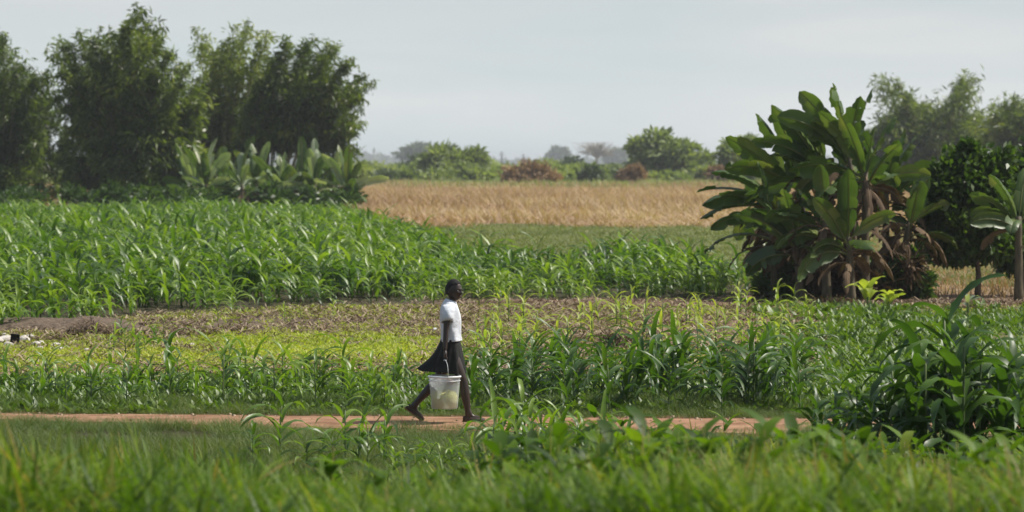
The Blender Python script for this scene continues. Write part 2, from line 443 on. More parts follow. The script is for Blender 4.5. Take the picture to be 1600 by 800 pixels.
# front row beyond the path
rr = np.random.default_rng(11)
cnt = 0
GR1 = 'maize plants in the row behind the footpath'
def jgrid(x0, x1, y0, y1, d, r, jit=.35):
    xs = np.arange(x0, x1, d); ys = np.arange(y0, y1, d)
    X, Y = np.meshgrid(xs, ys); X = X.ravel(); Y = Y.ravel()
    return X+r.normal(0, jit*d, len(X)), Y+r.normal(0, jit*d, len(Y))
gx, gy = jgrid(-6.6, 4.5, 41.2, 46.2, .56, rr, .34)
order = np.argsort(gy)
for x, y in zip(gx[order], gy[order]):
    u, v = uv_of(x, y)
    if y < path_far(x)+.75: continue
    if u < 340:
        if rr.random() < .25 or y > 45.8: continue
        place_maize('small', x, y, rr.uniform(.72, 1.0), 'short green maize plant in the low patch behind the left end of the footpath', 'short maize plants behind the left end of the path')
    elif u < 720:
        if y > 46: continue
        place_maize('small' if rr.random() < .6 else 'mid', x, y, rr.uniform(.75, .98), 'mid-green knee-high maize plant in the row behind the path, left of the walker', 'knee-high maize plants left of the walker')
    elif u < 1262:
        place_maize('dark', x, y, rr.uniform(.62, .92)*(1.05 if 880 < u else .9), 'dark green maize plant in the dense row behind the path, right of the walker', 'dark maize plants right of the walker')
n_front = n_maize

# a few that stand out
x, y = G(268, 600); place_maize('dark', x, y, .82, 'lone dark maize plant with drooping leaves on the weedy ground at left', 'maize plants')
x, y = G(1178, 640); place_maize('dark', x, y, 1.06, 'tallest maize plant of the dark row, with one leaf arching left at its top', 'maize plants', rz=.1)
x, y = G(1166, 502); place_maize('pale', x, y, 1.15, 'tall pale yellow-green maize plant standing alone before the banana clump', 'maize plants')
x, y = G(850, 486); o = place_maize('dark', x, 84, 1.22, 'tallest plant of the big field, its straight tip against the tan grass', 'maize plants', z=0)
# pale seedlings on the bare ground
PAL = [(770, 545), (757, 560), (790, 552), (806, 538), (832, 530), (745, 540), (866, 548), (892, 536), (775, 505), (800, 498), (822, 512), (905, 508), (935, 500), (962, 492), (985, 498),
       (1010, 488), (1040, 493), (1072, 500), (1090, 488), (1010, 515), (1060, 520), (1098, 515), (1126, 505), (1150, 520), (1172, 530), (1130, 540), (1190, 512), (1205, 540), (1085, 545), (1225, 500), (1040, 545), (990, 540), (1240, 530), (925, 530)]
for (px, py) in PAL:
    x, y = G(px+random.uniform(-6, 6), py+8)
    place_maize('pale', x, y, random.uniform(.8, 1.3), 'pale yellow-green young maize plant scattered on the bare brown ground right of the walker', 'pale young maize plants on the bare ground')
for (px, py) in [(178, 548), (196, 556), (206, 540), (226, 552), (240, 538), (190, 530), (255, 530), (214, 562), (150, 540)]:
    x, y = G(px, py)
    place_maize('pale' if random.random() < .6 else 'small', x, y, random.uniform(.6, .9), 'young maize plant in the little cluster beside the dark ditch at left', 'young maize plants beside the ditch')
for (px, py) in [(445, 505), (470, 500), (520, 498), (340, 506)]:
    x, y = G(px, py)
    place_maize('pale', x, y, random.uniform(.5, .75), 'small pale maize plant at the foot of the big field, behind the bright weeds', 'small pale maize plants behind the weeds')
for q in range(34):
    px = random.uniform(745, 1290); py = random.uniform(478, 560)
    x, y = G(px, py)
    place_maize('pale', x, y, random.uniform(.6, 1.2), 'pale yellow-green young maize plant scattered on the bare brown ground right of the walker', 'pale young maize plants on the bare ground')
# this side of the path
for (px, py, s) in [(437, 712, .85), (395, 722, .6), (540, 722, .8), (600, 730, .85), (632, 740, .8), (660, 728, .7), (690, 745, .8), (575, 742, .75), (520, 735, .6), (720, 738, .75), (752, 745, .8), (784, 735, .9), (822, 730, 1.05), (803, 742, .9), (850, 748, .8), (880, 738, .85), (915, 745, .75), (950, 738, .7), (980, 742, .7), (700, 722, .6), (770, 718, .65), (860, 722, .7), (1010, 735, .6), (640, 715, .5), (480, 735, .6), (560, 730, .7), (618, 745, .8), (672, 745, .85), (705, 735, .8), (738, 748, .9), (768, 748, .9), (835, 745, .9), (870, 748, .85), (900, 730, .7), (935, 748, .8), (815, 722, .8), (1040, 745, .65), (1075, 740, .6)]:
    x, y = G(px, py)
    if 600 < px < 765: s *= .5
    place_maize('mid', x, y, s*1.02, 'green maize plant in the grassy verge on the near side of the footpath', 'maize plants in the near verge')
# big dark ones at the right front
FRT = [(1478, 745, 1.06, 'tallest dark maize plant at the right front, rising above the footpath'), (1400, 742, .82, None), (1530, 748, .8, None), (1445, 752, .84, None), (1340, 735, .66, None), (1300, 728, .55, None),
       (1375, 725, .66, None), (1570, 738, .74, None), (1598, 745, .55, None), (1268, 722, .45, None), (1505, 758, .95, None), (1425, 730, .72, None), (1550, 730, .75, None), (1512, 748, .8, None), (1490, 735, .85, None), (1560, 750, .75, None), (1462, 738, .78, None), (1385, 745, .6, None), (1325, 745, .5, None), (1355, 752, .55, None), (1415, 752, .6, None), (1285, 742, .42, None)]
for (px, py, s, lab) in FRT:
    x, y = G(px, py)
    place_maize('front', x, y, s*(1.26 if px > 1420 else 1.15), lab or 'dark broad-leaved maize plant in the clump at the right front', 'big dark maize plants at the right front' if not lab else 'maize plants')

# big field: one mass
def field():
    r = np.random.default_rng(3)
    protos = []
    for k in range(14):
        st, lv = maize_parts(np.random.default_rng(100+k), 1.0, nleaf=9, segs=5, wl=.118, lf=.66)
        a = st.arr(); b = lv.arr()
        protos.append((np.concatenate([a[0], b[0]]), np.concatenate([a[1], b[1]+len(a[0])]), np.concatenate([a[2], b[2]])-.35))
    N = 95000
    y = 58+(175-58)*r.random(N)
    x = (r.random(N)-.5)*2*(.15*y*1.35+2)
    u, v = uv_of(x, y)
    f = field_front_D(u)+(vnoise(x, y, 1.8, 4)-.5)*6; b = field_back_D(u)
    ok = (y > f) & (y < b) & (u < 1285)
    dens = 2.6*(.15+1.7*vnoise(x, y, 2.6, 14)); area = 2*(.15*y*1.35+2)*(175-58)
    ok &= r.random(N) < dens*area/N
    x, y, u, f = x[ok], y[ok], u[ok], f[ok]
    n = len(x)
    hgt = 1.0+.42*(vnoise(x, y, 5, 44)-.5)*2+r.normal(0, .15, n)
    hgt *= (.62+.38*sstep(0, 5, y-f))
    hgt *= 1-.22*sstep(1080, 1250, u)
    hgt = np.clip(hgt, .35, 1.5)
    pos = np.stack([x, y, np.zeros(n)-.02], 1)
    tone = .24+(vnoise(x, y, 4, 71)-.5)*.7+.32*(1-sstep(0, 7, y-f))+r.normal(0, .12, n)
    V, F, T = scatter(protos, r.integers(0, len(protos), n), pos, r.uniform(0, 6.283, n), hgt, tone, lean=np.full(n, -.10))
    o = link('maize_field', mesh_np('maize_field', V, F, M['maize'], T))
    props(o, 'dense field of green maize filling the middle of the view behind the bare ground', 'maize field', kind='stuff')
    print('field plants', n)
field()

# ------------------------------------------------------------------ grasses and low cover
def blade_tuft(r, nb, h, w, segs=3, spread=.03, droop=.9):
    g = Geo()
    for k in range(nb):
        az = r.uniform(0, 6.283); b = (r.normal(0, spread), r.normal(0, spread), 0)
        g.add(*ribbon(b, az, R(r.uniform(60, 88)), h*r.uniform(.55, 1.1), w, segs, r.uniform(.2, droop), fold=.15, twist=r.uniform(-.8, .8), prof=lambda t: (1-t)**.6), tone=r.normal(0, .1))
    return g.arr()

def cover(name, label, cat, mat, protos, x, y, h, tone, seed, lean=0., z=None):
    r = np.random.default_rng(seed); n = len(x)
    pos = np.stack([x, y, gz(x, y)-.01 if z is None else z], 1)
    V, F, T = scatter(protos, r.integers(0, len(protos), n), pos, r.uniform(0, 6.283, n), h, tone, lean=np.full(n, lean))
    o = link(name, mesh_np(name, V, F, mat, T)); props(o, label, cat, kind='stuff'); return o

def rnd_xy(r, n, y0, y1, m=1.2, pad=1.5, pw=1.0):
    y = y0+(y1-y0)*r.random(n)**pw
    x = (r.random(n)-.5)*2*(.15*y*m+pad)
    return x, y

def foreground():
    r = np.random.default_rng(5)
    pr = [blade_tuft(np.random.default_rng(200+k), 7, 1.0, (.020 if k % 3 else .045), 5, .10, 1.6) for k in range(10)]
    pr = [(v, f, t-.0) for v, f, t in pr]
    x, y = rnd_xy(r, 15000, 14.5, 31, 1.15, .6)
    u = 800+FPX*x/y
    lim = np.interp(u, [-200, 0, 250, 500, 650, 760, 900, 1000, 1250, 1350, 1500, 1650, 1800], [698, 690, 705, 748, 752, 735, 705, 684, 680, 722, 725, 712, 712])
    lim = lim+(vnoise(x, y, .8, 77)-.5)*120+r.normal(0, 18, len(x))-30*(r.random(len(x)) < .05)
    ztop = CZ+(HY-lim)/FPX*y
    h = ztop-gz(x, y)
    h = np.clip(h, .07, .75)*r.uniform(.75, 1.0, len(x))
    h = h/(.93)
    ok = ~((y > 27) & (r.random(len(x)) < .3))
    x, y, h, u = x[ok], y[ok], h[ok], u[ok]
    S = np.stack([.45+.5*h, .45+.5*h, h], 1)
    tone = .42+.5*(vnoise(x, y, 1.2, 6)-.5)+.14*sstep(850, 1250, u)+r.normal(0, .13, len(x))+(r.random(len(x)) < .06*(1+2*sstep(1300, 1500, u)))*.45-.10*(1-sstep(14, 18, y))
    cover('foreground_grass', 'tall green grass in soft focus on the bank in front of the path', 'grass', M['grass'], pr, x, y, S, tone, 12, lean=-.10)
foreground()

def broad_weeds():
    r = np.random.default_rng(55); pr = []
    for q in range(6):
        k = np.random.default_rng(820+q); g = Geo()
        for i in range(12):
            z = k.uniform(.15, .95)
            g.add(*ribbon((k.normal(0, .05), k.normal(0, .05), z), k.uniform(0, 6.283), R(k.uniform(-10, 60)), k.uniform(.3, .55), .16, 4, k.uniform(.4, 1.4), fold=.15, prof=lambda t: max(.1, math.sin(math.pi*(.1+.85*t)))), tone=k.normal(0, .12))
        g.add(*tube([(0, 0, 0), (.02, 0, .5), (0, .02, 1)], [.012, .01, .005], 4))
        pr.append(g.arr())
    x, y = rnd_xy(r, 520, 17, 36, 1.1, .4)
    u = 800+FPX*x/y
    ok = (u > 330) & (r.random(len(x)) < .25+.75*sstep(600, 900, u)) & (y < path_near(x)-1.5)
    x, y, u = x[ok], y[ok], u[ok]
    lim = np.interp(u, [300, 700, 950, 1250, 1500], [745, 725, 672, 680, 715])+r.normal(0, 20, len(x))
    h = np.clip(CZ+(HY-lim)/FPX*y-gz(x, y), .15, .7)
    S = np.stack([.35+.3*h, .35+.3*h, h], 1)
    cover('broad_leaved_weeds', 'broad-leaved green weeds mixed into the tall grass on the near bank', 'weeds', M['grass'], pr, x, y, S, .30+r.normal(0, .12, len(x)), 56)
broad_weeds()

def verge():
    r = np.random.default_rng(6)
    pr = [blade_tuft(np.random.default_rng(300+k), 7, 1.0, .011, 3, .05, 1.0) for k in range(8)]
    pr = [(v*[1.0, 1.0, 1], f, t) for v, f, t in pr]
    x, y = rnd_xy(r, 40000, 29, 40.6)
    k = vnoise(x, y, .9, 15); pn = path_near(x)
    ok = (k+.25*vnoise(x, y, 3, 3) > .42+.25*sstep(-1.2, 0, y-pn)) & (y < pn+.12)
    x, y = x[ok], y[ok]
    h = .06+.15*vnoise(x, y, 1.2, 19)**1.5+.07*r.random(len(x))
    h *= 1+.9*(1-sstep(29, 34, y))
    x2, y2 = rnd_xy(r, 12000, 39.9, 42.6)
    q = y2 > path_far(x2)+.02; x2, y2 = x2[q], y2[q]
    h2 = .05+.20*vnoise(x2, y2, 1.2, 29)*r.random(len(x2))**.5+.07*sstep(41, 42, y2)
    x = np.concatenate([x, x2]); y = np.concatenate([y, y2]); h = np.concatenate([h, h2])
    S = np.stack([.25+h*1.2, .25+h*1.2, h], 1)
    cover('verge_grass', 'short dull green grass along both edges of the footpath', 'grass', M['verge'], pr, x, y, S, .35+.3*(vnoise(x, y, 2.2, 8)-.5)+r.normal(0, .12, len(x)), 13)
verge()

def path_grit():
    r = np.random.default_rng(57)
    c = np.array([(1, 0, 0), (0, 1, 0), (-1, 0, 0), (0, -1, 0), (.5, .4, .7), (-.4, .5, .7), (-.5, -.4, .6), (.4, -.5, .7)], float)
    f = np.array([(0, 1, 5, 4), (1, 2, 6, 5), (2, 3, 7, 6), (3, 0, 4, 7), (4, 5, 6, 7)])
    x = r.uniform(-8, 8, 900); y = path_near(x)+(path_far(x)-path_near(x))*r.random(900)
    cover('path_grit', 'small stones and crumbs of earth lying on the footpath', 'gravel', M['straw'], [(c, f, np.zeros(8))], x, y, .006+.022*r.random(900)**3, r.uniform(.2, .8, 900), 58, z=np.full(900, .018))
path_grit()

def weeds():
    r = np.random.default_rng(8)
    def tuft(seed):
        q = np.random.default_rng(seed); g = Geo()
        for k in range(9):
            az = q.uniform(0, 6.283)
            g.add(*ribbon((q.normal(0, .3), q.normal(0, .3), 0), az, R(q.uniform(25, 80)), q.uniform(.5, 1.1), .32, 2, q.uniform(.3, 1.2), fold=.1, prof=lambda t: max(.15, math.sin(math.pi*(.15+.8*t)))), tone=q.normal(0, .12))
        return g.arr()
    pr = [tuft(400+k) for k in range(8)]
    x, y = rnd_xy(r, 90000, 42, 72)
    u, v, weed, crop, mid, pink, n1, n2, n3 = zones(x, y)
    ff = field_front_D(u)
    p = weed*.75+.15*mid+.45*np.exp(-((y-ff)/1.4)**2)*(u < 1270)*(n2 > .35)+.45*mid*sstep(.48, .6, n1)
    ok = (r.random(len(x)) < p) & (y < ff+1.5)
    xx, yy = x[ok], y[ok]
    s = .05+.055*r.random(len(xx))
    # greener tufts scattered along the bare strip
    cover('weed_cover', 'bright yellow-green low weeds carpeting the open ground behind the walker', 'weeds', M['weed'], pr, xx, yy, s, .38+.5*(n1[ok]-.5)+r.normal(0, .12, len(xx)), 14)
    # leafier crop at the right
    x, y = rnd_xy(r, 26000, 41.8, 76)
    u, v, weed, crop, mid, pink, n1, n2, n3 = zones(x, y)
    ok = (r.random(len(x)) < crop*.85*(.35+.9*(n1 > .42))) | ((u > 1180) & (u < 1330) & (v > 470) & (v < 650) & (r.random(len(x)) < .22))
    x, y = x[ok], y[ok]; n1 = n1[ok]
    s = .13+.17*r.random(len(x))*n1*1.6
    cover('low_crop', 'leafy green low crop plants covering the ground at the right behind the path', 'crop', M['crop'], pr, x, y, s, .32+.5*(n1-.5)+r.normal(0, .15, len(x)), 15)
    # sparse leaves between the row plants
    x, y = rnd_xy(r, 7000, 41.0, 47.5)
    u = 800+FPX*x/y
    s = .10+.10*r.random(len(x))
    cover('undergrowth', 'low green weeds between the maize stems behind the path', 'weeds', M['crop'], pr, x, y, s, .2+r.normal(0, .15, len(x)), 16)
weeds()

def stubble():
    r = np.random.default_rng(9); g = []
    def bit(seed):
        q = np.random.default_rng(seed); g = Geo()
        for k in range(6):
            az = q.uniform(0, 6.283)
            g.add(*ribbon((q.normal(0, .5), q.normal(0, .5), .03), az, R(q.uniform(-2, 28)), q.uniform(.5, 1.2), .10, 2, q.uniform(0, .5), fold=.3, prof=lambda t: 1), tone=q.normal(0, .2))
        return g.arr()
    pr = [bit(500+k) for k in range(8)]
    x, y = rnd_xy(r, 42000, 44, 78)
    u, v, weed, crop, mid, pink, n1, n2, n3 = zones(x, y)
    ok = (r.random(len(x)) < (mid*(1-weed)*(.4+.45*pink)*(.3+1.1*(n1 > .45)))) & (y < field_front_D(u)+2) & (crop < .6)
    x, y = x[ok], y[ok]
    cover('straw_litter', 'dry stalks and straw strewn over the bare brown ground', 'straw', M['straw'], pr, x, y, .10+.14*r.random(len(x)), .45+r.normal(0, .2, len(x)), 17, z=np.full(len(x), .02))
    # pale green grass behind the field
    x, y = rnd_xy(r, 16000, 82, 166)
    u = 800+FPX*x/y
    ok = (y > field_back_D(u)+1) & (u > 600)
    x, y = x[ok], y[ok]
    pr2 = [blade_tuft(np.random.default_rng(600+k), 8, 1.0, .10, 2, .4, 1.0) for k in range(6)]
    h = .12+.10*r.random(len(x))
    cover('meadow_grass', 'pale green short grass strip between the maize field and the tan grass', 'grass', M['meadow'], pr2, x, y, np.stack([.35+h, .35+h, h], 1), .15+.4*(vnoise(x, y, 6, 2)-.5)+r.normal(0, .12, len(x)), 18)
    # dry field
    x, y = rnd_xy(r, 60000, 157, 470, 1.2, 4, 1.25)
    u = 800+FPX*x/y
    edge = 163+(vnoise(x, y, 5, 33)-.5)*34
    ok = (y > edge) & (y < 320+(vnoise(x, y, 22, 35)-.3)*260) & (vnoise(x, y, 7, 36) > .26) & ~((u < 555+20*(vnoise(x, y, 3, 4)-.5)) & (y < 215) & ~((u > 60) & (u < 105)))
    x, y = x[ok], y[ok]
    h = (.75+.5*vnoise(x, y, 14, 41)+.25*r.random(len(x)))*(.35+.65*sstep(160, 185, y))
    pr3 = [blade_tuft(np.random.default_rng(700+k), 7, 1.0, .05, 3, .35, .8) for k in range(8)]
    wd = 1+(y/260.)
    tone = .42+.55*(vnoise(x, y, 18, 51)-.5)+.25*(vnoise(x*3, y*.4, 10, 52)-.5)+r.normal(0, .13, len(x))
    cover('dry_grass', 'tall dry tan grass filling the flat field beyond the maize', 'dry grass', M['drygrass'], pr3, x, y, np.stack([wd, wd, h], 1), tone, 19, lean=-.12)
    # brown grass and litter under the trees at right
    x, y = rnd_xy(r, 9000, 76, 160)
    u = 800+FPX*x/y
    ok = (u > 1330)
    x, y = x[ok], y[ok]
    h = .2+.35*r.random(len(x))*vnoise(x, y, 4, 9)
    cover('brown_grass', 'sparse brown dry grass under the trees at the right', 'dry grass', M['drygrass'], pr3, x, y, np.stack([.5+h*0, .5+h*0, h], 1), .3+r.normal(0, .2, len(x)), 20)
stubble()

# ------------------------------------------------------------------ leaf clouds
def leaf_quads(P, D, L, w, r, fold=.25):
    """one folded quad leaf at each point P, pointing along D"""
    n = len(P)
    D = D/(np.linalg.norm(D, axis=1)[:, None]+1e-9)
    q = r.normal(0, 1, (n, 3)); S = np.cross(D, q); S /= np.linalg.norm(S, axis=1)[:, None]+1e-9
    U = np.cross(D, S); U *= np.where(U[:, 2:3] < 0, -1, 1)
    L = L[:, None]; w = w[:, None]
    a = P; b = P+D*L*.45+S*w*.5+U*w*fold; c = P+D*L-U*L*.06; d = P+D*L*.45-S*w*.5+U*w*fold
    V = np.stack([a, b, c, d], 1).reshape(-1, 3)
    F = np.arange(4*n).reshape(-1, 4)
    return V, F

def lobes_cloud(lobes, n, L, w, r, clump=.25, nclump=60, droop=-.1, hollow=.5):
    """lobes: list of (centre xyz, radii xyz)"""
    vol = np.array([np.prod(rd)**(.75) for c, rd in lobes]); vol /= vol.sum()
    Ps = []; Ts = []; Ds = []
    for (c, rd), q in zip(lobes, vol):
        m = max(8, int(n*q)); k = max(5, int(nclump*q*len(lobes)/2))
        dd = r.normal(0, 1, (k, 3)); dd /= np.linalg.norm(dd, axis=1)[:, None]
        rad = (hollow+(1-hollow)*r.random(k))*r.uniform(.8, 1.08, k)
        cen = dd*rad[:, None]
        ci = r.integers(0, k, m)
        P = cen[ci]+r.normal(0, clump, (m, 3))
        Ps.append(np.array(c)+P*np.array(rd))
        Ts.append(r.normal(0, .14, k)[ci]+r.normal(0, .1, m))
        D = P+r.normal(0, .6, (m, 3)); D[:, 2] += droop; Ds.append(D)
    P = np.concatenate(Ps); D = np.concatenate(Ds); T = np.concatenate(Ts)
    P[:, 2] = np.maximum(P[:, 2], .03)
    V, F = leaf_quads(P, D, L*r.uniform(.7, 1.2, len(P)), w*r.uniform(.7, 1.2, len(P)), r)
    return V, F, np.repeat(T, 4)+.4

def lobe_px(px, py, rx, ry, D, depth=1.0, dd=0.0):
    c = W(px, py, D); c[1] += dd
    s = D/FPX
    return (c, (rx*s, max(rx, ry)*s*depth, ry*s))

# ------------------------------------------------------------------ bamboo
def bamboo(label, base_px, base_py, tips, n_per, Rm, leaf=(.52, .105), group=None, mat='bamboo', seed=1, fill=(), t0=.12, depth=2.2, D=None, nfill=9000, tone=.4, sag=.0, cr=.05):
    r = np.random.default_rng(seed)
    if D is None: D = FPX*CZ/(base_py-HY)
    s = D/FPX
    B0 = np.array([(base_px-800)*s, D, 0.])
    root = empty('bamboo_clump', B0); props(root, label, 'bamboo', group)
    Vs = Geo()
    nt_ = len(tips)
    tips = list(tips)+[(t[0]+r.uniform(-16, 16), t[1]+r.uniform(-14, 22), .11)+tuple(t[3:4]) for t in tips for _ in range(3)]
    for i, tip in enumerate(tips):
        px, py = tip[0], tip[1]; k = tip[2] if len(tip) > 2 else 1.
        bx = tip[3] if len(tip) > 3 else base_px+(px-base_px)*.18
        dy = r.uniform(-depth, depth)
        T = W(px, py, D); T[1] = D+dy*1.3
        B = np.array([(bx-800)*s, D+dy*.35, -.05])
        C = B+np.array([(T-B)[0]*.35, (T-B)[1]*.4, (T-B)[2]*.72])
        tt = np.linspace(0, 1, 12)[:, None]
        curve = (1-tt)**2*B+2*(1-tt)*tt*C+tt**2*T
        V, F = tube(curve-B0, np.linspace(cr, .008, 12), 5)
        g = Geo(); g.add(V, F); link('culm', g.mesh('culm', M['bamboo_culm']), root)
        # leafy side branches: clusters along the culm
        nc = 46
        tc = t0+(1-t0)*r.random(nc)**.8
        if i >= nt_: tc = .62+.38*r.random(nc)
        tc[:6] = r.uniform(.93, 1.0, 6)
        cc = (1-tc)[:, None]**2*B+2*((1-tc)*tc)[:, None]*C+tc[:, None]**2*T
        rad = Rm*(k if i < nt_ else .5)*np.clip(1.25*(1-tc)**(.75 if i < nt_ else .3), .12, 1)*np.clip(.45+tc*1.3, 0, 1)
        off = r.normal(0, .62, (nc, 3))*rad[:, None]; off[:, 2] *= .8
        cc = cc+off
        m = int(n_per*k*.85); wts = rad/rad.sum()
        ci = r.choice(nc, m, p=wts)
        P = cc[ci]+r.normal(0, 1, (m, 3))*np.clip(rad[ci]*.24, .10, .36)[:, None]
        Dd = off[ci]*.6+r.normal(0, .55, (m, 3)); Dd[:, 2] -= .35+sag; Dd[:, 0] -= .12
        P[:, 2] = np.maximum(P[:, 2], .1)
        V, F = leaf_quads(P, Dd, leaf[0]*r.uniform(.6, 1.2, m), leaf[1]*r.uniform(.7, 1.3, m), r)
        tn = tone+r.normal(0, .13, nc)[ci]+r.normal(0, .08, m)
        Vs.add(V-B0, F, np.repeat(tn, 4))
    if fill:
        lb = [lobe_px(a, b, c, d, D, .8, dd) for (a, b, c, d, dd) in fill]
        V, F, T = lobes_cloud(lb, nfill, leaf[0], leaf[1], r, clump=.095, nclump=170, droop=-.5, hollow=.3)
        Vs.add(V-B0, F, T-.4+tone)
    link('foliage', Vs.mesh('foliage', M[mat]), root)
    return root

GB = 'bamboo clumps behind the maize field'
bamboo('bamboo clump cut by the left edge of the photo, lower than its neighbour', 5, 330,
       [(-60, 70), (-30, 60), (2, 60, .7), (20, 100, .8), (45, 112, .7), (72, 118, .6), (88, 165, .6), (-90, 110), (45, 165), (-10, 130), (70, 210, .8)], 1800, 1.25,
       fill=[(-10, 240, 70, 65, 0), (45, 230, 36, 50, 1.0), (82, 235, 24, 45, 1.5), (70, 290, 30, 30, 1.5), (-10, 170, 40, 50, 0), (15, 290, 55, 36, -1.5), (-70, 240, 60, 90, 0)], nfill=16000, seed=21, group=GB, tone=.30)
bamboo('largest bamboo clump, the tallest tips at left, spreading over dark shade', 215, 334,
       [(92, 66, .6), (120, 60, .6), (150, 62, .7), (178, 52, .7), (205, 45, .7), (222, 14, .55), (248, 55, .6), (272, 80, .7), (300, 112, .6), (105, 110, .8), (150, 110), (205, 95), (245, 120), (88, 150, .5), (185, 90), (318, 160, .6), (130, 160, .8)], 1900, 1.15,
       fill=[(190, 150, 72, 50, 0), (160, 215, 62, 55, .5), (235, 220, 72, 60, -.8), (215, 285, 50, 46, -1.5), (285, 190, 42, 50, 0), (128, 150, 30, 40, -.5), (165, 285, 46, 42, 1), (120, 260, 30, 50, 1), (290, 270, 44, 50, 0)], nfill=24000, seed=22, group=GB, tone=.38)
bamboo('airy yellow-green bamboo clump between the two dense ones', 345, 331,
       [(316, 52, .45), (345, 78, .6), (368, 62, .5), (388, 30, .42), (412, 62, .5), (330, 120, .8), (372, 115, .8), (400, 110, .6), (308, 170, .8), (350, 190)], 1500, 1.1,
       fill=[(320, 170, 34, 46, 1), (335, 220, 38, 50, 1), (345, 280, 44, 44, .5), (300, 240, 30, 50, 1)], nfill=11000, seed=23, group=GB, D=222, tone=.58)
bamboo('bamboo clump with leaning dark crown at the edge of the open sky', 415, 329,
       [(452, 60, .45, 420), (478, 66, .4, 430), (505, 85, .5, 435), (522, 70, .35, 435), (548, 100, .5, 440), (572, 116, .5, 440), (430, 95, .6), (405, 130, .6), (566, 150, .45, 445), (556, 195, .4, 450), (500, 120, .9, 430), (470, 112, .9), (385, 170, .6), (535, 140, .8, 435), (548, 235, .35, 470)], 1800, 1.15,
       fill=[(450, 160, 62, 45, 0), (400, 200, 40, 38, -.8), (505, 160, 50, 40, 0), (525, 200, 32, 36, .3), (455, 210, 62, 28, -.3), (385, 240, 30, 34, 0), (400, 290, 46, 36, 2), (480, 285, 50, 34, 3), (530, 290, 24, 26, 3)], nfill=21000, seed=24, group=GB, tone=.40, t0=.42)
bamboo('hazy far bamboo clump with two feathery plumes right of the bananas', 1445, 300,
       [(1397, 128, .7), (1412, 150, .7), (1455, 160, .6), (1520, 122, .75), (1500, 150, .8), (1480, 170), (1430, 170), (1380, 190), (1535, 180, .6), (1465, 190)], 1500, 2.6,
       fill=[(1420, 215, 55, 42, 0), (1490, 210, 55, 42, 0), (1375, 230, 30, 30, 0)], leaf=(.8, .14), nfill=12000, seed=25, D=330, tone=.38, depth=4, group='far hazy bamboo clumps', cr=.08)
bamboo('hazy far bamboo clump cut by the right edge of the photo', 1600, 300,
       [(1545, 180, .7), (1570, 165, .6), (1600, 158, .8), (1640, 150), (1590, 185), (1620, 190), (1555, 200, .6)], 1500, 2.6,
       fill=[(1590, 215, 55, 36, 0), (1650, 200, 60, 45, 0)], leaf=(.8, .14), nfill=10000, seed=26, D=300, tone=.30, depth=4, group='far hazy bamboo clumps', cr=.08)

# ------------------------------------------------------------------ bananas
def banana_leaf(r, base, az, e0, L, w, droop, tear=.5, segs=20, azd=0.):
    """two half blades torn into lobes, plus a midrib"""
    base = np.array(base, float)
    pet = .16
    pts = [base]; fr = []
    p = base.copy()
    for i in range(segs+1):
        t = i/segs; e = e0-droop*t**1.4; a = az+azd*t
        d = np.array([math.cos(e)*math.cos(a), math.cos(e)*math.sin(a), math.sin(e)])
        s = np.array([-math.sin(a), math.cos(a), 0]); u = np.cross(d, s)
        if u[2] < 0 and abs(e) < 1.5: u = -u
        fr.append((p.copy(), d, s, u)); p = p+d*L/segs
    g = Geo()
    i0 = int(segs*pet)
    lat = abs(math.cos(az))
    roll = r.normal(0, .3)+lat*(.75 if math.cos(az) < 0 else -.75)*r.uniform(.5, 1.3)
    for side in (-1, 1):
        i = i0
        while i < segs:
            ln = int(r.integers(2, 6)) if r.random() < tear else int(r.integers(6, 14))
            j = min(segs, i+ln)
            cut = r.random()
            hang = r.normal(.22, .3)+(.35*r.random() if ln < 5 else 0)*tear
            V = []; F = []
            for k in range(i, j+1):
                t = (k-i0)/(segs-i0)
                ww = w*.5*max(.05, min(1, .3+3.5*t)*min(1, (1-t)*4.2)**.55)*(1-.42*(k in (i, j))*tear*cut)
                P, d, s, u = fr[k]
                s2 = side*(s*math.cos(roll)+u*math.sin(roll)); u = -s*math.sin(roll)+u*math.cos(roll)
                V.append(P); 
                V.append(P+s2*ww*.55+u*ww*(.22-hang*.35)+d*ww*.12)
                rp_ = .035*w*((k % 2)*2-1)
                V.append(P+s2*ww*.97+u*(ww*(.16-hang*1.3)+rp_)+d*ww*.22)
            for k in range(j-i):
                b = 3*k
                F += [(b, b+1, b+4, b+3), (b+1, b+2, b+5, b+4)]
            g.add(V, F, .45+r.normal(0, .1))
            i = j
    mp = np.array([f[0] for f in fr])
    V, F = tube(mp, np.linspace(.032, .006, len(mp))*(L/1.8), 5)
    g.add(V, F, .95)
    return g

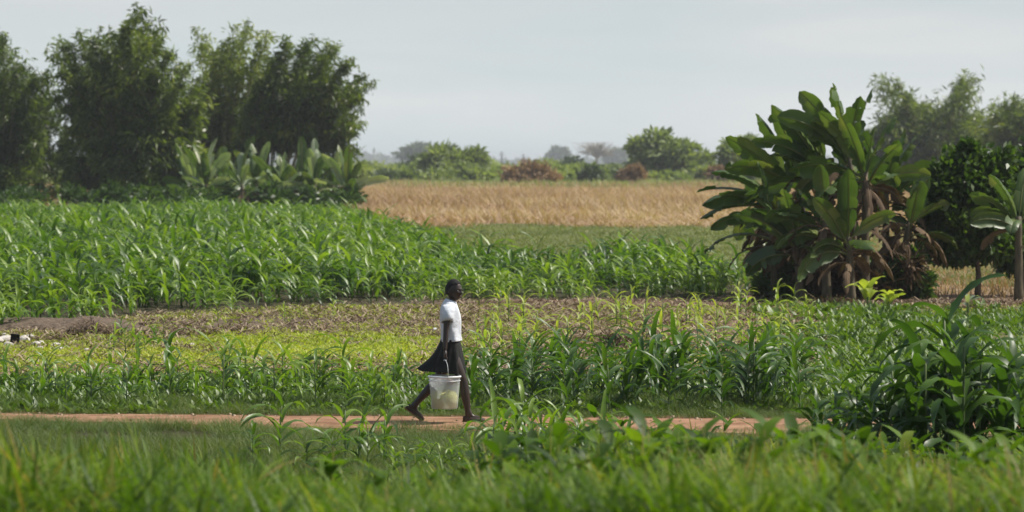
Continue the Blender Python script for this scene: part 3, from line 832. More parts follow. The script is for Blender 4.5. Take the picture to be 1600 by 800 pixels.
def banana_plant(label, x, y, sh, leaves, group, mat='banana', sr=.11, dead=4, lean=(0, 0), seed=0, Lm=1.8, wm=.52, tear=.5, z0=0.):
    r = np.random.default_rng(seed)
    root = empty('banana_plant', (x, y, z0)); props(root, label, 'banana plant', group)
    zs = np.linspace(-.05, sh, 8); t = np.clip(zs/sh, 0, 1)
    pts = np.stack([lean[0]*t**1.5, lean[1]*t**1.5, zs], 1)
    V, F = tube(pts, sr*(1-.45*t)*(1+.06*np.sin(zs*9)), 9)
    g = Geo(); g.add(V, F); link('pseudostem', g.mesh('pseudostem', M['banana_stem']), root)
    top = pts[-1]
    for i, lf in enumerate(leaves):
        az, e0, L, dr = lf[:4]; z = top+np.array([0, 0, -.08*(len(leaves)-i)*.6+.1])
        m = lf[4] if len(lf) > 4 else mat
        g = banana_leaf(r, z-np.array([0, 0, .15]), R(az), R(e0), L*Lm, wm*r.uniform(.85, 1.1)*(.6+.4*L), R(dr), tear, azd=r.normal(0, .15))
        link('leaf', g.mesh('leaf', M[m]), root)
    for i in range(dead):
        az = r.uniform(0, 6.283); zz = sh*r.uniform(.55, .97); tt = zz/sh
        b = (lean[0]*tt**1.5, lean[1]*tt**1.5, zz)
        e_ = r.uniform(-25, 25)
        g = banana_leaf(r, b, az, R(e_), Lm*r.uniform(.4, .8), wm*r.uniform(.3, .6), R(e_+r.uniform(74, 92)), 1., segs=14)
        link('dead_leaf', g.mesh('dead_leaf', M['banana_dead']), root)
    return root

def auto_leaves(r, n, L=(.8, 1.1), e=(35, 80), dr=(40, 95), bias=None):
    out = []
    a0 = r.uniform(0, 360)
    for k in range(n):
        az = a0+k*137.5+r.normal(0, 12)
        if bias is not None and r.random() < .55: az = bias+r.normal(0, 40)
        q = k/max(1, n-1)
        out.append((az, e[0]+(e[1]-e[0])*q+r.normal(0, 6), r.uniform(*L), dr[1]+(dr[0]-dr[1])*q+r.normal(0, 10)))
    return out

GA = 'banana plants of the big clump right of centre'
# az: 0 = right, 90 = away, 180 = left, 270 = towards the viewer
BIG = [
 # px base, D, px of the top, py of the stem top, label, extra leaves (azimuth, pitch, length, droop), leaves all round, dead leaves
 (1232, 78, 1215, 305, 'banana plant at the left edge of the big clump, its leaves sweeping left',
  [(180, 12, 1.05, 40), (190, 20, 1.1, 55), (170, 30, 1.1, 45), (185, 45, 1.0, 50), (175, 58, 1.0, 30)], 8, 10),
 (1262, 76.5, 1250, 285, 'banana plant with a tall leaf pointing up-left in the big clump',
  [(180, 48, 1.2, 20), (172, 62, 1.15, 18), (190, 30, 1.1, 50), (168, 76, 1.1, 12)], 9, 6),
 (1298, 75.5, 1292, 262, 'banana plant in the middle of the big clump under its highest leaves',
  [(178, 60, 1.15, 20), (150, 74, 1.1, 12), (188, 40, 1.1, 40)], 9, 6),
 (1335, 75, 1328, 240, 'tallest banana plant, its top leaves the highest point of the right half',
  [(165, 80, 1.05, 10), (178, 62, 1.1, 22), (20, 80, .95, 12), (190, 42, 1.1, 45)], 8, 6),
 (1352, 74, 1352, 268, 'banana plant with bare flower stalk and dead leaves at the front of the clump',
  [(165, 74, .95, 20), (15, 70, .9, 30), (185, 28, 1.0, 55), (185, 62, 1.0, 30)], 8, 8),
 (1384, 76, 1385, 292, 'banana plant at the right edge of the clump, one dark leaf raised',
  [(20, 76, .95, 14), (165, 66, .95, 30), (352, 50, .75, 60), (40, 62, .9, 30), (175, 80, .9, 14)], 7, 9),
 (1404, 75, 1422, 345, 'low banana plant leaning right at the right foot of the clump',
  [(20, 72, .7, 20), (5, 50, .6, 50)], 5, 12),
 (1292, 73.5, 1288, 345, 'short banana sucker in front of the big clump with hanging leaves',
  [(180, 40, .8, 80)], 8, 5),
 (1212, 75, 1205, 350, 'short banana plant with hanging brown leaves at the left foot of the clump',
  [(185, 30, .85, 80)], 6, 14),
 (1250, 74, 1246, 372, 'lowest banana sucker, dark green, between the left stems of the clump',
  [(180, 55, .7, 50)], 7, 4),
 (1330, 73, 1326, 370, 'low banana sucker in front of the tallest plant of the clump',
  [(10, 55, .7, 50)], 7, 8),
]
for i, (px, D, tx, ty, lab, lv, na, nd) in enumerate(BIG):
    s = D/FPX; x = (px-800)*s; sh = CZ+(HY-ty)*s
    r = np.random.default_rng(900+i)
    lv2 = [(a+r.normal(0, 6), e+r.normal(0, 4), L, d) for a, e, L, d in lv]
    lw = auto_leaves(r, na-1, (.6, 1.0), (15, 82), (18, 85), bias=180 if px < 1340 else None)
    banana_plant(lab, x, D, sh, lw+lv2, GA, seed=50+i, dead=nd+4, lean=((tx-px)*s, 0), Lm=1.75, wm=.42, tear=.75)
# brown hanging leaves at the far left of the clump
GAL = 'banana plants behind the maize field at left'
PL = [(300, 190, 262), (322, 188, 256), (345, 193, 262), (378, 187, 258), (402, 190, 265), (440, 189, 268), (468, 192, 262), (492, 188, 262), (520, 190, 262), (543, 187, 268)]
labs = ['leftmost of the low banana plants below the bamboo', 'banana plant with bright upright leaves second in the row below the bamboo', 'banana plant with a long pale leaf below the airy bamboo', 'banana plant left of the gap in the row below the bamboo',
        'banana plant with one whitish leaf in mid row below the bamboo', 'low banana plant under the leaning dark bamboo crown', 'banana plant with drooping leaves under the dark bamboo crown', 'banana plant with pale raised leaf right of the row centre',
        'banana plant last but one at the right end of the row', 'banana plant at the right end of the row beside the tan field, brown leaf hanging']
for i, (px, D, ty) in enumerate(PL):
    s = D/FPX; r = np.random.default_rng(70+i)
    lv = auto_leaves(r, 11, (.6, 1.15), (25, 88), (15, 80))
    lv = [(a, e, L, d, 'banana_pale' if r.random() < .5 and e > 35 else 'banana') for a, e, L, d in lv]
    banana_plant(labs[i], (px-800)*s, D, max(1., (CZ+(HY-ty-26)*s)), lv, GAL, seed=170+i, dead=3, sr=.13, Lm=2.5, wm=.52, tear=.4)
# banana in front of the leafy trees at right
banana_plant('banana plant with arching leaves in front of the leafy tree at the right edge', *[(1592-800)/FPX*73, 73], CZ+(HY-338)*73/FPX,
             [(165, 62, 1.1, 60), (185, 45, .95, 70), (200, 30, .95, 60), (150, 75, 1.05, 45), (20, 60, 1., 50), (250, 20, .7, 90), (60, 75, 1., 30)], 'banana plants at the right edge', seed=333, dead=2, Lm=1.3, wm=.34, tear=.3)
# young pale suckers
def sprout(name, label, px, py, H, mat, n, seed, cat='young plant', w=.17, group=None):
    x, y = G(px, py); r = np.random.default_rng(seed)
    o = empty(name, (x, y, 0)); props(o, label, cat, group)
    st = Geo(); st.add(*tube([(0, 0, -.03), (.01, 0, H*.3), (0, .01, H*.55)], [.03, .024, .015], 6)); link('stem', st.mesh('stem', M['maize_stem']), o)
    for k in range(n):
        g = Geo(); g.add(*ribbon((0, 0, H*(.2+.3*k/n)), k*2.4+r.normal(0, .3), R(r.uniform(50, 80)), H*r.uniform(.6, .85), w, 8, R(r.uniform(60, 120)), fold=.25, twist=r.normal(0, .4), wave=.05, prof=lambda t: max(.05, math.sin(math.pi*(.08+.9*t))**.7)), tone=r.uniform(.4, .9))
        link('leaf', g.mesh('leaf', M[mat]), o)
sprout('banana_sucker', 'pale yellow-green young banana sucker at the front foot of the big clump', 1355, 484, .80, 'maize_pale', 8, 3, 'banana sucker', .2)
sprout('banana_sucker', 'smaller pale sucker just right of the yellow-green one at the clump foot', 1388, 488, .55, 'maize_pale', 6, 4, 'banana sucker', .15)
sprout('young_plant', 'thin pale shoot with one curled white leaf between banana clump and leafy tree', 1512, 492, .55, 'banana_pale', 4, 5, 'young plant', .1)

# ------------------------------------------------------------------ leafy trees at right, and far trees and bushes
def tree(name, label, D, trunk, lobes, n, L, w, mat, group=None, seed=1, cat='tree', tr=.09, bark='bark', clump=.22, nclump=60, branches=6, hollow=.45, dd=0, tone=0.):
    """trunk: list of (px, py) from the ground up"""
    r = np.random.default_rng(seed)
    s = D/FPX
    B0 = np.array([(trunk[0][0]-800)*s, D, 0.])
    o = empty(name, B0); props(o, label, cat, group)
    pts = np.array([W(a, b, D) for a, b in trunk]); pts[0, 2] = -.05
    tt = np.linspace(0, 1, 7); k = np.linspace(0, 1, len(pts))
    P = np.stack([np.interp(tt, k, pts[:, i]) for i in range(3)], 1)
    g = Geo(); g.add(*tube(P-B0, np.linspace(tr, tr*.5, 7), 7))
    lb = [lobe_px(a, b, c, d, D, .9, r.uniform(-.3, .3)*c*s) for a, b, c, d in lobes]
    for q in range(branches):
        c, rd = lb[q % len(lb)]
        st = P[-1 if q % 2 else -2]
        en = np.array(c)+np.array(rd)*r.normal(0, .35, 3)
        mid = (st+en)/2+np.array([0, 0, .1])*rd[2]
        g.add(*tube(np.array([st, mid, en])-B0, [tr*.45, tr*.3, tr*.1], 5))
    link('trunk', g.mesh('trunk', M[bark]), o)
    V, F, T = lobes_cloud(lb, n, L, w, r, clump=clump, nclump=nclump, hollow=hollow)
    g = Geo(); g.add(V-B0, F, T+tone); link('crown', g.mesh('crown', M[mat]), o)
    return o

tree('leafy_tree', 'small dark leafy tree with slim bare trunk right of the banana clump', 76, [(1527, 470), (1529, 430), (1524, 385)],
     [(1505, 265, 48, 34), (1470, 290, 28, 38), (1520, 300, 58, 40), (1500, 345, 60, 40), (1545, 370, 52, 38), (1475, 380, 30, 32), (1520, 235, 22, 12), (1462, 330, 26, 30), (1500, 395, 40, 22), (1560, 260, 30, 22)], 20000, .19, .10, 'tree', 'leafy trees at right', 31, tr=.085, clump=.2, nclump=110, hollow=.0)
tree('leafy_tree', 'dark leafy tree cut by the right edge of the photo', 77.5, [(1597, 468), (1598, 420), (1600, 380)],
     [(1590, 270, 28, 32), (1620, 280, 50, 50), (1590, 340, 40, 40), (1625, 370, 60, 45), (1580, 400, 34, 26)], 13000, .19, .10, 'tree', 'leafy trees at right', 32, tr=.085, clump=.2, nclump=90, hollow=.0)

GS = 'low green bushes in the scrub beyond the tan field'
tree('round_tree', 'tallest tree in the hazy scrub, spreading crown right of centre', 430, [(1030, 294), (1032, 265), (1035, 245)],
     [(1032, 225, 22, 17), (1000, 228, 20, 9), (1045, 240, 32, 16), (1072, 232, 14, 7), (1018, 250, 30, 14), (1060, 255, 28, 14), (1092, 252, 18, 10)], 6500, 1.0, .4, 'shrub', 'trees in the far scrub', 41, tr=.4, clump=.2, nclump=80)
tree('feathery_tree', 'broad feathery tree left of the dry bush, in the hazy scrub', 440, [(705, 293), (703, 265), (700, 250)],
     [(690, 245, 24, 13), (715, 248, 24, 12), (745, 246, 14, 10), (668, 252, 14, 9), (700, 268, 36, 14), (752, 238, 8, 6), (735, 262, 26, 12)], 5500, 1.0, .35, 'shrub', 'trees in the far scrub', 42, tr=.4, clump=.2, nclump=80)
tree('leaning_tree', 'flat-topped pale grey tree leaning left above the scrub', 1700, [(632, 280), (640, 255), (655, 238)],
     [(655, 235, 20, 5), (638, 241, 14, 3), (672, 232, 8, 3)], 900, 3.4, 1.3, 'shrub_dark', None, 43, tr=.8, clump=.25)
tree('round_tree', 'round dark blue-grey tree on the skyline near the centre', 2400, [(875, 275), (875, 262), (875, 255)],
     [(873, 244, 14, 8), (880, 250, 10, 8), (864, 250, 8, 6)], 1500, 4.8, 2.2, 'shrub_dark', 'skyline trees', 44, tr=1)
tree('round_tree', 'small dark blue-grey tree on the skyline left of the tallest scrub tree', 2400, [(968, 275), (968, 262), (968, 252)],
     [(966, 243, 13, 8), (972, 250, 14, 8), (956, 250, 8, 6)], 1500, 4.8, 2.2, 'shrub_dark', 'skyline trees', 45, tr=1)
# bare pale tree
def bare_tree(label, D, px, py0, top, spread, seed):
    r = np.random.default_rng(seed); s = D/FPX
    B0 = np.array([(px-800)*s, D, 0.]); o = empty('bare_tree', B0); props(o, label, 'tree')
    H = CZ+(HY-top)*s; g = Geo()
    g.add(*tube([(0, 0, -.1), (.2, 0, H*.45), (0, 0, H*.6)], [.8, .6, .45], 6))
    link('trunk', g.mesh('trunk', M['bark_pale']), o); g = Geo()
    for k in range(46):
        a = r.uniform(-1, 1); b = r.uniform(-.6, .6); st = np.array([0, 0, H*r.uniform(.4, .6)])
        en = np.array([a*spread*s, b*spread*s, H*(1-.42*a*a-.12*r.random())])
        g.add(*tube([st, (st+en)/2+np.array([a, b, .6]), en], [.28, .18, .07], 4))
        for q in range(3):
            e2 = en+r.normal(0, 2.2, 3); e2[2] = min(e2[2], H); g.add(*tube([(st+en)/2, (en+e2)/2, e2], [.14, .09, .05], 4))
    link('branches', g.mesh('branches', M['bark_pale']), o)
bare_tree('pale bare-branched dome-shaped tree on the skyline', 1500, 932, 275, 222, 26, 6)
# dry bushes
tree('dry_bush', 'large brown withered bush in front of the green scrub, near the centre', 390, [(828, 296), (828, 285), (828, 278)],
     [(805, 278, 20, 14), (830, 272, 22, 16), (852, 276, 16, 15), (822, 286, 34, 9), (866, 285, 10, 8)], 5000, .7, .22, 'shrub_dry', 'brown bushes in the scrub', 51, 'bush', tr=.2, nclump=90)
tree('dry_bush', 'smaller brown withered bush right of the large one', 395, [(988, 294), (988, 284), (988, 278)],
     [(982, 275, 12, 12), (996, 272, 10, 12), (990, 284, 18, 9)], 2600, .7, .22, 'shrub_dry', 'brown bushes in the scrub', 52, 'bush', tr=.2, nclump=70)
tree('dry_bush', 'low reddish brown bush beside the banana leaves on the right', 395, [(1130, 293), (1130, 284), (1130, 280)],
     [(1122, 272, 18, 9), (1140, 276, 14, 10)], 1500, .7, .22, 'shrub_dry', 'brown bushes in the scrub', 53, 'bush', tr=.2, nclump=40, tone=-.1)
tree('round_bush', 'small dark green round bush right of the large brown bush', 400, [(925, 292), (925, 280), (925, 275)],
     [(925, 270, 13, 8), (922, 277, 16, 8)], 1800, .6, .3, 'shrub_dark', None, 54, 'bush', tr=.15)
tree('leafy_bush', 'olive bush rising just left of the banana leaves on the right', 405, [(1150, 292), (1150, 270), (1152, 255)],
     [(1150, 232, 22, 14), (1165, 225, 16, 12), (1140, 245, 18, 14), (1160, 262, 30, 20)], 4500, .8, .35, 'shrub', None, 55, 'bush', tr=.2, tone=-.1)
rb = np.random.default_rng(60)
k = 0
for row, (D, y0, hh, st) in enumerate([(600, 262, 13, 34), (500, 268, 12, 36), (425, 276, 11, 32)]):
    px = 545+row*11
    while px < 1150:
        w_ = rb.uniform(18, 34); h_ = hh*rb.uniform(.65, 1.25)
        base = HY+FPX*CZ/D
        top = base-2.6*h_
        cols = 'shrub' if rb.random() < .8 else 'shrub_dark'
        tree('scrub_bush', 'low green bush in the hazy scrub beyond the tan grass', D+rb.uniform(-12, 12), [(px, base), (px, base-h_*.7), (px, base-h_)],
             [(px, base-h_*1.15, w_, h_*.95), (px+rb.uniform(-12, 12), base-h_*1.75, w_*.6, h_*.65), (px+rb.uniform(-18, 18), base-h_*.7, w_*.8, h_*.7)],
             1100, .9, .4, cols, GS, 1000+k, 'bush', tr=.12, nclump=30, branches=3, tone=rb.normal(0, .12)+.05)
        px += st*rb.uniform(.7, 1.15); k += 1
# off to the sides the same scrub goes on
def mass(name, label, mat, lobes, n, L, w, seed, cat='undergrowth'):
    r = np.random.default_rng(seed)
    V, F, T = lobes_cloud(lobes, n, L, w, r, clump=.2, nclump=40, hollow=.4)
    o = link(name, mesh_np(name, V, F, M[mat], T)); props(o, label, cat, kind='stuff'); return o
rm = np.random.default_rng(61)
lb = []
for px in list(range(-300, 560, 22))+list(range(1140, 1900, 22)):
    D = rm.uniform(430, 620); h = rm.uniform(9, 20)
    lb.append(lobe_px(px, HY+FPX*CZ/D-h*.7, 24, h, D, 1.0))
mass('scrub_thicket', 'green thicket seen in gaps behind the bamboo and the trees', 'shrub', lb, 26000, .9, .4, 62)
lb = []
for px in np.arange(-400, 2000, 9):
    D = rm.uniform(4200, 4800)
    h = np.interp(px, [-400, 545, 640, 680, 760, 860, 1000, 1200, 2000], [22, 17, 15, 9, 7, 7, 8, 8, 14])*rm.uniform(.75, 1.15)
    lb.append(lobe_px(px, 262-h*.45, 9, h*.6, D, 1.5))
mass('far_woodland', 'blue hazy line of woodland along the horizon', 'shrub_dark', lb, 42000, 10, 5.5, 63, 'woodland')

# yellowish rough grass between scrub and dry field
r = np.random.default_rng(64)
x, y = rnd_xy(r, 20000, 310, 640, 1.2, 5)
pr3 = [blade_tuft(np.random.default_rng(720+k), 7, 1.0, .12, 2, .6, .9) for k in range(6)]
h = .6+.9*vnoise(x, y, 20, 3)+.3*r.random(len(x))
cover('scrub_grass', 'yellow-green rough grass at the foot of the distant bushes', 'grass', M['shrub'], pr3, x, y, np.stack([2+0*h, 2+0*h, h], 1), .5+.5*(vnoise(x, y, 25, 8)-.5)+r.normal(0, .15, len(x)), 65)

lb = [lobe_px(px, rm.uniform(304, 320), rm.uniform(18, 30), rm.uniform(10, 20), rm.uniform(180, 198), 1.0) for px in list(range(-60, 60, 17))+list(range(110, 560, 15))]
mass('dark_undergrowth', 'dark green undergrowth between the low banana plants and the bamboo', 'tree', lb, 20000, .42, .14, 66)
lb = [lobe_px(px, rm.uniform(415, 455), rm.uniform(16, 26), rm.uniform(16, 30), rm.uniform(74.5, 77.5), 1.0) for px in range(1195, 1440, 15)]
mass('clump_undergrowth', 'dark tangled undergrowth around the stems of the banana clump', 'tree', lb, 9000, .22, .10, 67)
lb = [lobe_px(px, rm.uniform(405, 465), rm.uniform(12, 22), rm.uniform(12, 26), rm.uniform(73.5, 77.5), 1.0) for px in range(1215, 1430, 20)]
mass('dead_leaf_litter', 'brown dead leaves hanging and heaped among the banana stems', 'banana_dead', lb, 3500, .4, .06, 68, 'dead leaves')

# faint lattice pylons
def pylon(label, px, top, D):
    s = D/FPX; H = CZ+(HY-top)*s
    o = empty('lattice_pylon', ((px-800)*s, D, 0)); props(o, label, 'pylon', 'pylons on the horizon')
    g = Geo(); b = H*.07
    for sx in (-1, 1):
        for sy in (-1, 1): g.add(*tube([(sx*b, sy*b, -.2), (sx*b*.35, sy*b*.35, H*.7), (0, 0, H)], [.22, .18, .12], 4))
    for k in range(7):
        z = H*k/9; q = b*(1-.75*k/9); q2 = b*(1-.75*(k+1)/9)
        g.add(*tube([(-q, -q, z), (q2, -q2, H*(k+1)/9)], .09, 4)); g.add(*tube([(q, -q, z), (-q2, -q2, H*(k+1)/9)], .09, 4))
    link('lattice_mast', g.mesh('lattice_mast', M['pylon']), o); g = Geo()
    for z, l in ((.78, .16), (.9, .12)): g.add(*tube([(-H*l, 0, H*z), (0, 0, H*z+.3), (H*l, 0, H*z)], .13, 4))
    link('crossarms', g.mesh('crossarms', M['pylon']), o)
pylon('faint grey pylon on the horizon, taller of the two', 784, 236, 1500)
pylon('faint grey pylon on the horizon right of the taller one', 818, 240, 1700)

# ------------------------------------------------------------------ small things on the ground
def rock(name, label, cat, px, py, size, mat, group, seed, sh=(1, .8, .6)):
    x, y = G(px, py); r = np.random.default_rng(seed)
    bm = bmesh.new(); bmesh.ops.create_icosphere(bm, subdivisions=2, radius=1)
    d = [r.normal(0, 1, 3) for _ in range(7)]
    for v in bm.verts:
        c = np.array(v.co); q = 1.
        for k in d:
            k_ = k/np.linalg.norm(k); q = min(q, .72/max(.01, c@k_)) if c@k_ > .72 else q
        v.co = v.co*q*(1+r.normal(0, .03))
        v.co.x *= sh[0]*size; v.co.y *= sh[1]*size; v.co.z *= sh[2]*size
    me = bpy.data.meshes.new(name); bm.to_mesh(me); bm.free(); me.materials.append(M[mat])
    o = link(name, me); o.location = (x, y, size*sh[2]*.35); o.rotation_euler = (r.normal(0, .2), r.normal(0, .2), r.uniform(0, 6))
    props(o, label, cat, group); return o
for i, (px, py, s) in enumerate([(6, 533, .17), (14, 541, .12), (38, 534, .16), (47, 530, .13), (-8, 536, .2), (56, 541, .12), (64, 538, .10), (62, 546, .09), (86, 542, .12), (93, 547, .10), (79, 546, .07), (30, 544, .08), (8, 526, .1), (-22, 538, .2), (135, 549, .08), (299, 541, .09), (291, 545, .06)]):
    lab = 'pale lump of broken rubble at the left beside the ditch'
    gr = 'pale rubble beside the ditch'
    if px > 280: lab = 'small pale stone on the weeds behind the lone maize plant'; gr = 'small pale stones on the weeds'
    rock('rubble_lump', lab, 'rubble', px, py, s*.85, 'rubble', gr, 80+i)
# dark block (an upright open-ended block)
x, y = G(24, 538)
bm = bmesh.new(); bmesh.ops.create_cube(bm, size=1)
f = max(bm.faces, key=lambda f: -f.normal.y)
r_ = bmesh.ops.inset_individual(bm, faces=[f], thickness=.1); bmesh.ops.translate(bm, verts=f.verts[:], vec=(0, .5, 0))
bmesh.ops.scale(bm, vec=(.15, .16, .17), verts=bm.verts)
bmesh.ops.bevel(bm, geom=[e for e in bm.edges], offset=.008, segments=2, affect='EDGES')
me = bpy.data.meshes.new('hollow_block'); bm.to_mesh(me); bm.free(); me.materials.append(M['darkbox'])
o = link('hollow_block', me); o.location = (x, y-.05, .09); o.rotation_euler = (0, .1, .15)
props(o, 'small black square block among the pale rubble at left', 'block')

def heap(name, label, cat, px, py, wd, ht, n, mat, seed, dep=.6):
    x, y = G(px, py); r = np.random.default_rng(seed); g = Geo()
    for k in range(n):
        a = r.uniform(0, 6.283); q = r.random()**.6
        bx, by = math.cos(a)*q*wd, math.sin(a)*q*wd*dep
        bz = ht*(1-q*q)*r.uniform(.3, 1)
        g.add(*ribbon((bx, by, bz), r.uniform(0, 6.283), R(r.uniform(-30, 45)), r.uniform(.12, .3), .014, 3, r.uniform(0, 1.4), fold=.2, prof=lambda t: 1), tone=.35+r.normal(0, .2))
    o = link(name, g.mesh(name, M[mat])); o.location = (x, y, 0); props(o, label, cat); return o
heap('straw_heap', 'rounded heap of brown dead stalks behind the dark maize row', 'straw heap', 962, 545, .36, .30, 900, 'straw', 3)
heap('straw_heap', 'low heap of dead stalks on the bank of the ditch at left', 'straw heap', 140, 524, .55, .28, 500, 'straw', 4)
heap('straw_heap', 'dark heap of dry banana trash at the foot of the banana clump', 'straw heap', 1300, 478, .7, .18, 600, 'banana_dead', 5)
x, y = G(1290, 490); g = Geo()
g.add(*tube([(-.45, 0, .05), (-.1, .05, .10), (.3, 0, .07), (.5, .1, .05)], [.03, .038, .032, .02], 7)); g.add(*tube([(.1, .03, .09), (.3, -.1, .16)], [.018, .008], 5))
o = link('dead_branch', g.mesh('dead_branch', M['bark_pale'])); o.location = (x, y, 0); props(o, 'pale dead branch lying on the ground before the banana clump', 'branch')
# white scrap hanging on a weed behind the walker
x, y = G(681, 500+26); g = Geo()
g.add(*ribbon((-.06, 0, .10), .2, .9, .18, .09, 5, 1.4, fold=.4, wave=.2, prof=lambda t: .6+.4*math.sin(3*t)))
o = link('plastic_scrap', g.mesh('plastic_scrap', M['paper'])); o.location = (x, y, -.02); props(o, 'small white plastic scrap lying on the weeds behind the walker', 'litter')

# ------------------------------------------------------------------ the walker
PX0 = 700; Dp = 39.35; sP = Dp/FPX
PXW = (PX0-800)*sP
def skinned(verts, edges, root=0, sub=2):
    """verts: (x,y,z,rx,ry)"""
    me = bpy.data.meshes.new('tmp_body'); me.from_pydata([v[:3] for v in verts], edges, [])
    o = bpy.data.objects.new('tmp_body', me); COL.objects.link(o)
    mod = o.modifiers.new('s', 'SKIN'); mod.use_smooth_shade = True; mod.branch_smoothing = .3
    sv = me.skin_vertices[0].data
    for i, v in enumerate(verts):
        sv[i].radius = (v[3], v[4]); sv[i].use_root = (i == root)
    s2 = o.modifiers.new('u', 'SUBSURF'); s2.levels = sub; s2.render_levels = sub
    return o

def evaluated(o):
    dg = bpy.context.evaluated_depsgraph_get(); dg.update()
    ev = o.evaluated_get(dg); me = bpy.data.meshes.new_from_object(ev)
    return me

def person():
    root = empty('person', (PXW, Dp, .02))
    props(root, 'person in white t-shirt and black skirt walking right along the footpath, bucket in hand', 'person')
    J = []; E = []
    def j(*a, p=None):
        J.append(a); 
        if p is not None: E.append((p, len(J)-1))
        return len(J)-1
    pel = j(.025, 0, .86, .105, .125)
    bel = j(.03, 0, .98, .085, .115, p=pel)
    che = j(.03, 0, 1.16, .095, .13, p=bel)
    up = j(.025, 0, 1.29, .080, .115, p=che)
    nk = j(.035, 0, 1.375, .048, .048, p=up)
    nk2 = j(.055, 0, 1.44, .045, .045, p=nk)
    # near (right) arm, holding the bucket
    a = j(.005, -.155, 1.315, .050, .048, p=up)
    a2 = j(-.008, -.185, 1.20, .043, .041, p=a)
    a = j(-.02, -.20, 1.06, .034, .033, p=a2)
    a2 = j(-.025, -.215, .95, .034, .032, p=a)
    wr1 = j(-.03, -.235, .825, .022, .024, p=a2)
    # far arm
    b = j(.005, .155, 1.315, .048, .046, p=up)
    b2 = j(.00, .185, 1.20, .042, .040, p=b)
    b = j(.01, .195, 1.06, .034, .033, p=b2)
    b2 = j(.04, .195, .95, .034, .032, p=b)
    wr2 = j(.07, .19, .835, .022, .024, p=b2)
    # near (right) leg forward
    l = j(.05, -.085, .76, .085, .085, p=pel)
    l2 = j(.12, -.09, .60, .070, .072, p=l)
    l = j(.185, -.09, .455, .052, .054, p=l2)
    l2 = j(.195, -.09, .34, .060, .060, p=l)
    l = j(.22, -.09, .20, .045, .044, p=l2)
    l2 = j(.24, -.09, .085, .033, .036, p=l)
    l = j(.30, -.095, .045, .028, .040, p=l2)
    l2 = j(.40, -.10, .028, .020, .042, p=l)
    hl = j(.215, -.09, .04, .030, .034, p=len(J)-3)
    # far (left) leg behind, heel lifted
    l = j(-.01, .085, .74, .085, .085, p=pel)
    l2 = j(-.07, .09, .58, .070, .072, p=l)
    l = j(-.13, .09, .455, .052, .054, p=l2)
    l2 = j(-.215, .09, .375, .060, .060, p=l)
    l = j(-.32, .09, .265, .045, .044, p=l2)
    an = j(-.405, .09, .165, .032, .035, p=l)
    l2 = j(-.375, .09, .10, .030, .040, p=an)
    l = j(-.315, .09, .04, .022, .042, p=l2)
    hl2 = j(-.455, .09, .145, .028, .032, p=an)
    body = skinned(J, E, 0, 2)
    objs = [evaluated(body)]
    zz_ = [v.co.z for v in objs[0].vertices]; assert len(zz_) > 3000 and min(zz_) < .05, (len(zz_), min(zz_))
    bpy.data.objects.remove(body)
    # hands
    def fingerchain(pts, r0):
        vs = [(*p, r0*(1-.12*i), r0*(1-.12*i)) for i, p in enumerate(pts)]
        o = skinned(vs, [(i, i+1) for i in range(len(vs)-1)], 0, 1); me = evaluated(o); bpy.data.objects.remove(o); return me
    # palm, right hand: back of the hand faces forward
    objs.append(fingerchain([(-.03, -.235, .835), (-.028, -.24, .80), (-.024, -.245, .765)], .030))
    def palm(cx, cy, cz, rx, ry, rz):
        bm = bmesh.new(); bmesh.ops.create_uvsphere(bm, u_segments=16, v_segments=12, radius=1)
        for v in bm.verts: v.co = Vector((cx+v.co.x*rx, cy+v.co.y*ry, cz+v.co.z*rz))
        me = bpy.data.meshes.new('p'); bm.to_mesh(me); bm.free(); return me
    objs.append(palm(-.024, -.245, .785, .018, .040, .045))
    for k, (dy, ln) in enumerate([(.030, .95), (.010, 1.05), (-.010, 1.0), (-.030, .85)]):
        y = -.245+dy
        objs.append(fingerchain([(-.022, y, .775), (-.008, y, .752), (-.004, y, .730), (-.016, y, .713), (-.034, y, .712), (-.042, y, .712+.016*ln)], .0092))
    objs.append(fingerchain([(-.03, -.212, .80), (-.042, -.200, .775), (-.048, -.206, .752), (-.044, -.222, .738)], .0105))
    # left hand, relaxed
    objs.append(fingerchain([(.07, .19, .845), (.074, .19, .81), (.078, .19, .77)], .030))
    objs.append(palm(.08, .19, .78, .036, .018, .045))
    for k, (dx, ln) in enumerate([(.028, .95), (.010, 1.05), (-.010, 1.0), (-.028, .82)]):
        x = .08+dx
        objs.append(fingerchain([(x, .19, .765), (x+.002, .186, .735), (x, .178, .735-.028*ln), (x-.004, .164, .735-.045*ln)], .0088))
    objs.append(fingerchain([(.095, .185, .80), (.116, .172, .775), (.122, .165, .752), (.118, .16, .735)], .0102))
    # head, turned a little towards the viewer
    bm = bmesh.new(); bmesh.ops.create_uvsphere(bm, u_segments=48, v_segments=36, radius=1)
    for v in bm.verts:
        x, y, z = v.co
        X = x*.097; Y = y*.076; Z = z*.122
        if x > 0 and z < .1: X *= 1-.10*(-z)*(x)   # flatten the lower face
        if z < -.1: Y *= 1+.32*(z+.1)*.9           # narrower jaw
        if z < -.25 and x < 0: X *= 1+.55*(z+.25)  # neck side
        if x < 0 and z > -.3: X *= 1.06
        f = max(0, x)
        # brow, eye sockets, nose, mouth, chin
        X += .006*math.exp(-((z-.16)/.07)**2)*f*math.exp(-(y/.7)**2)
        for s in (-1, 1): X -= .012*math.exp(-((z-.02)/.09)**2-((y-s*.40)/.20)**2)*f
        X += .027*math.exp(-(y/.14)**2)*math.exp(-((z+.23)/.13)**2)*f
        X += .010*math.exp(-(y/.10)**2)*math.exp(-((z+.05)/.16)**2)*f
        for s in (-1, 1): X += .009*math.exp(-((y-s*.17)/.09)**2)*math.exp(-((z+.28)/.07)**2)*f
        X += .014*math.exp(-(y/.32)**2)*math.exp(-((z+.46)/.055)**2)*f
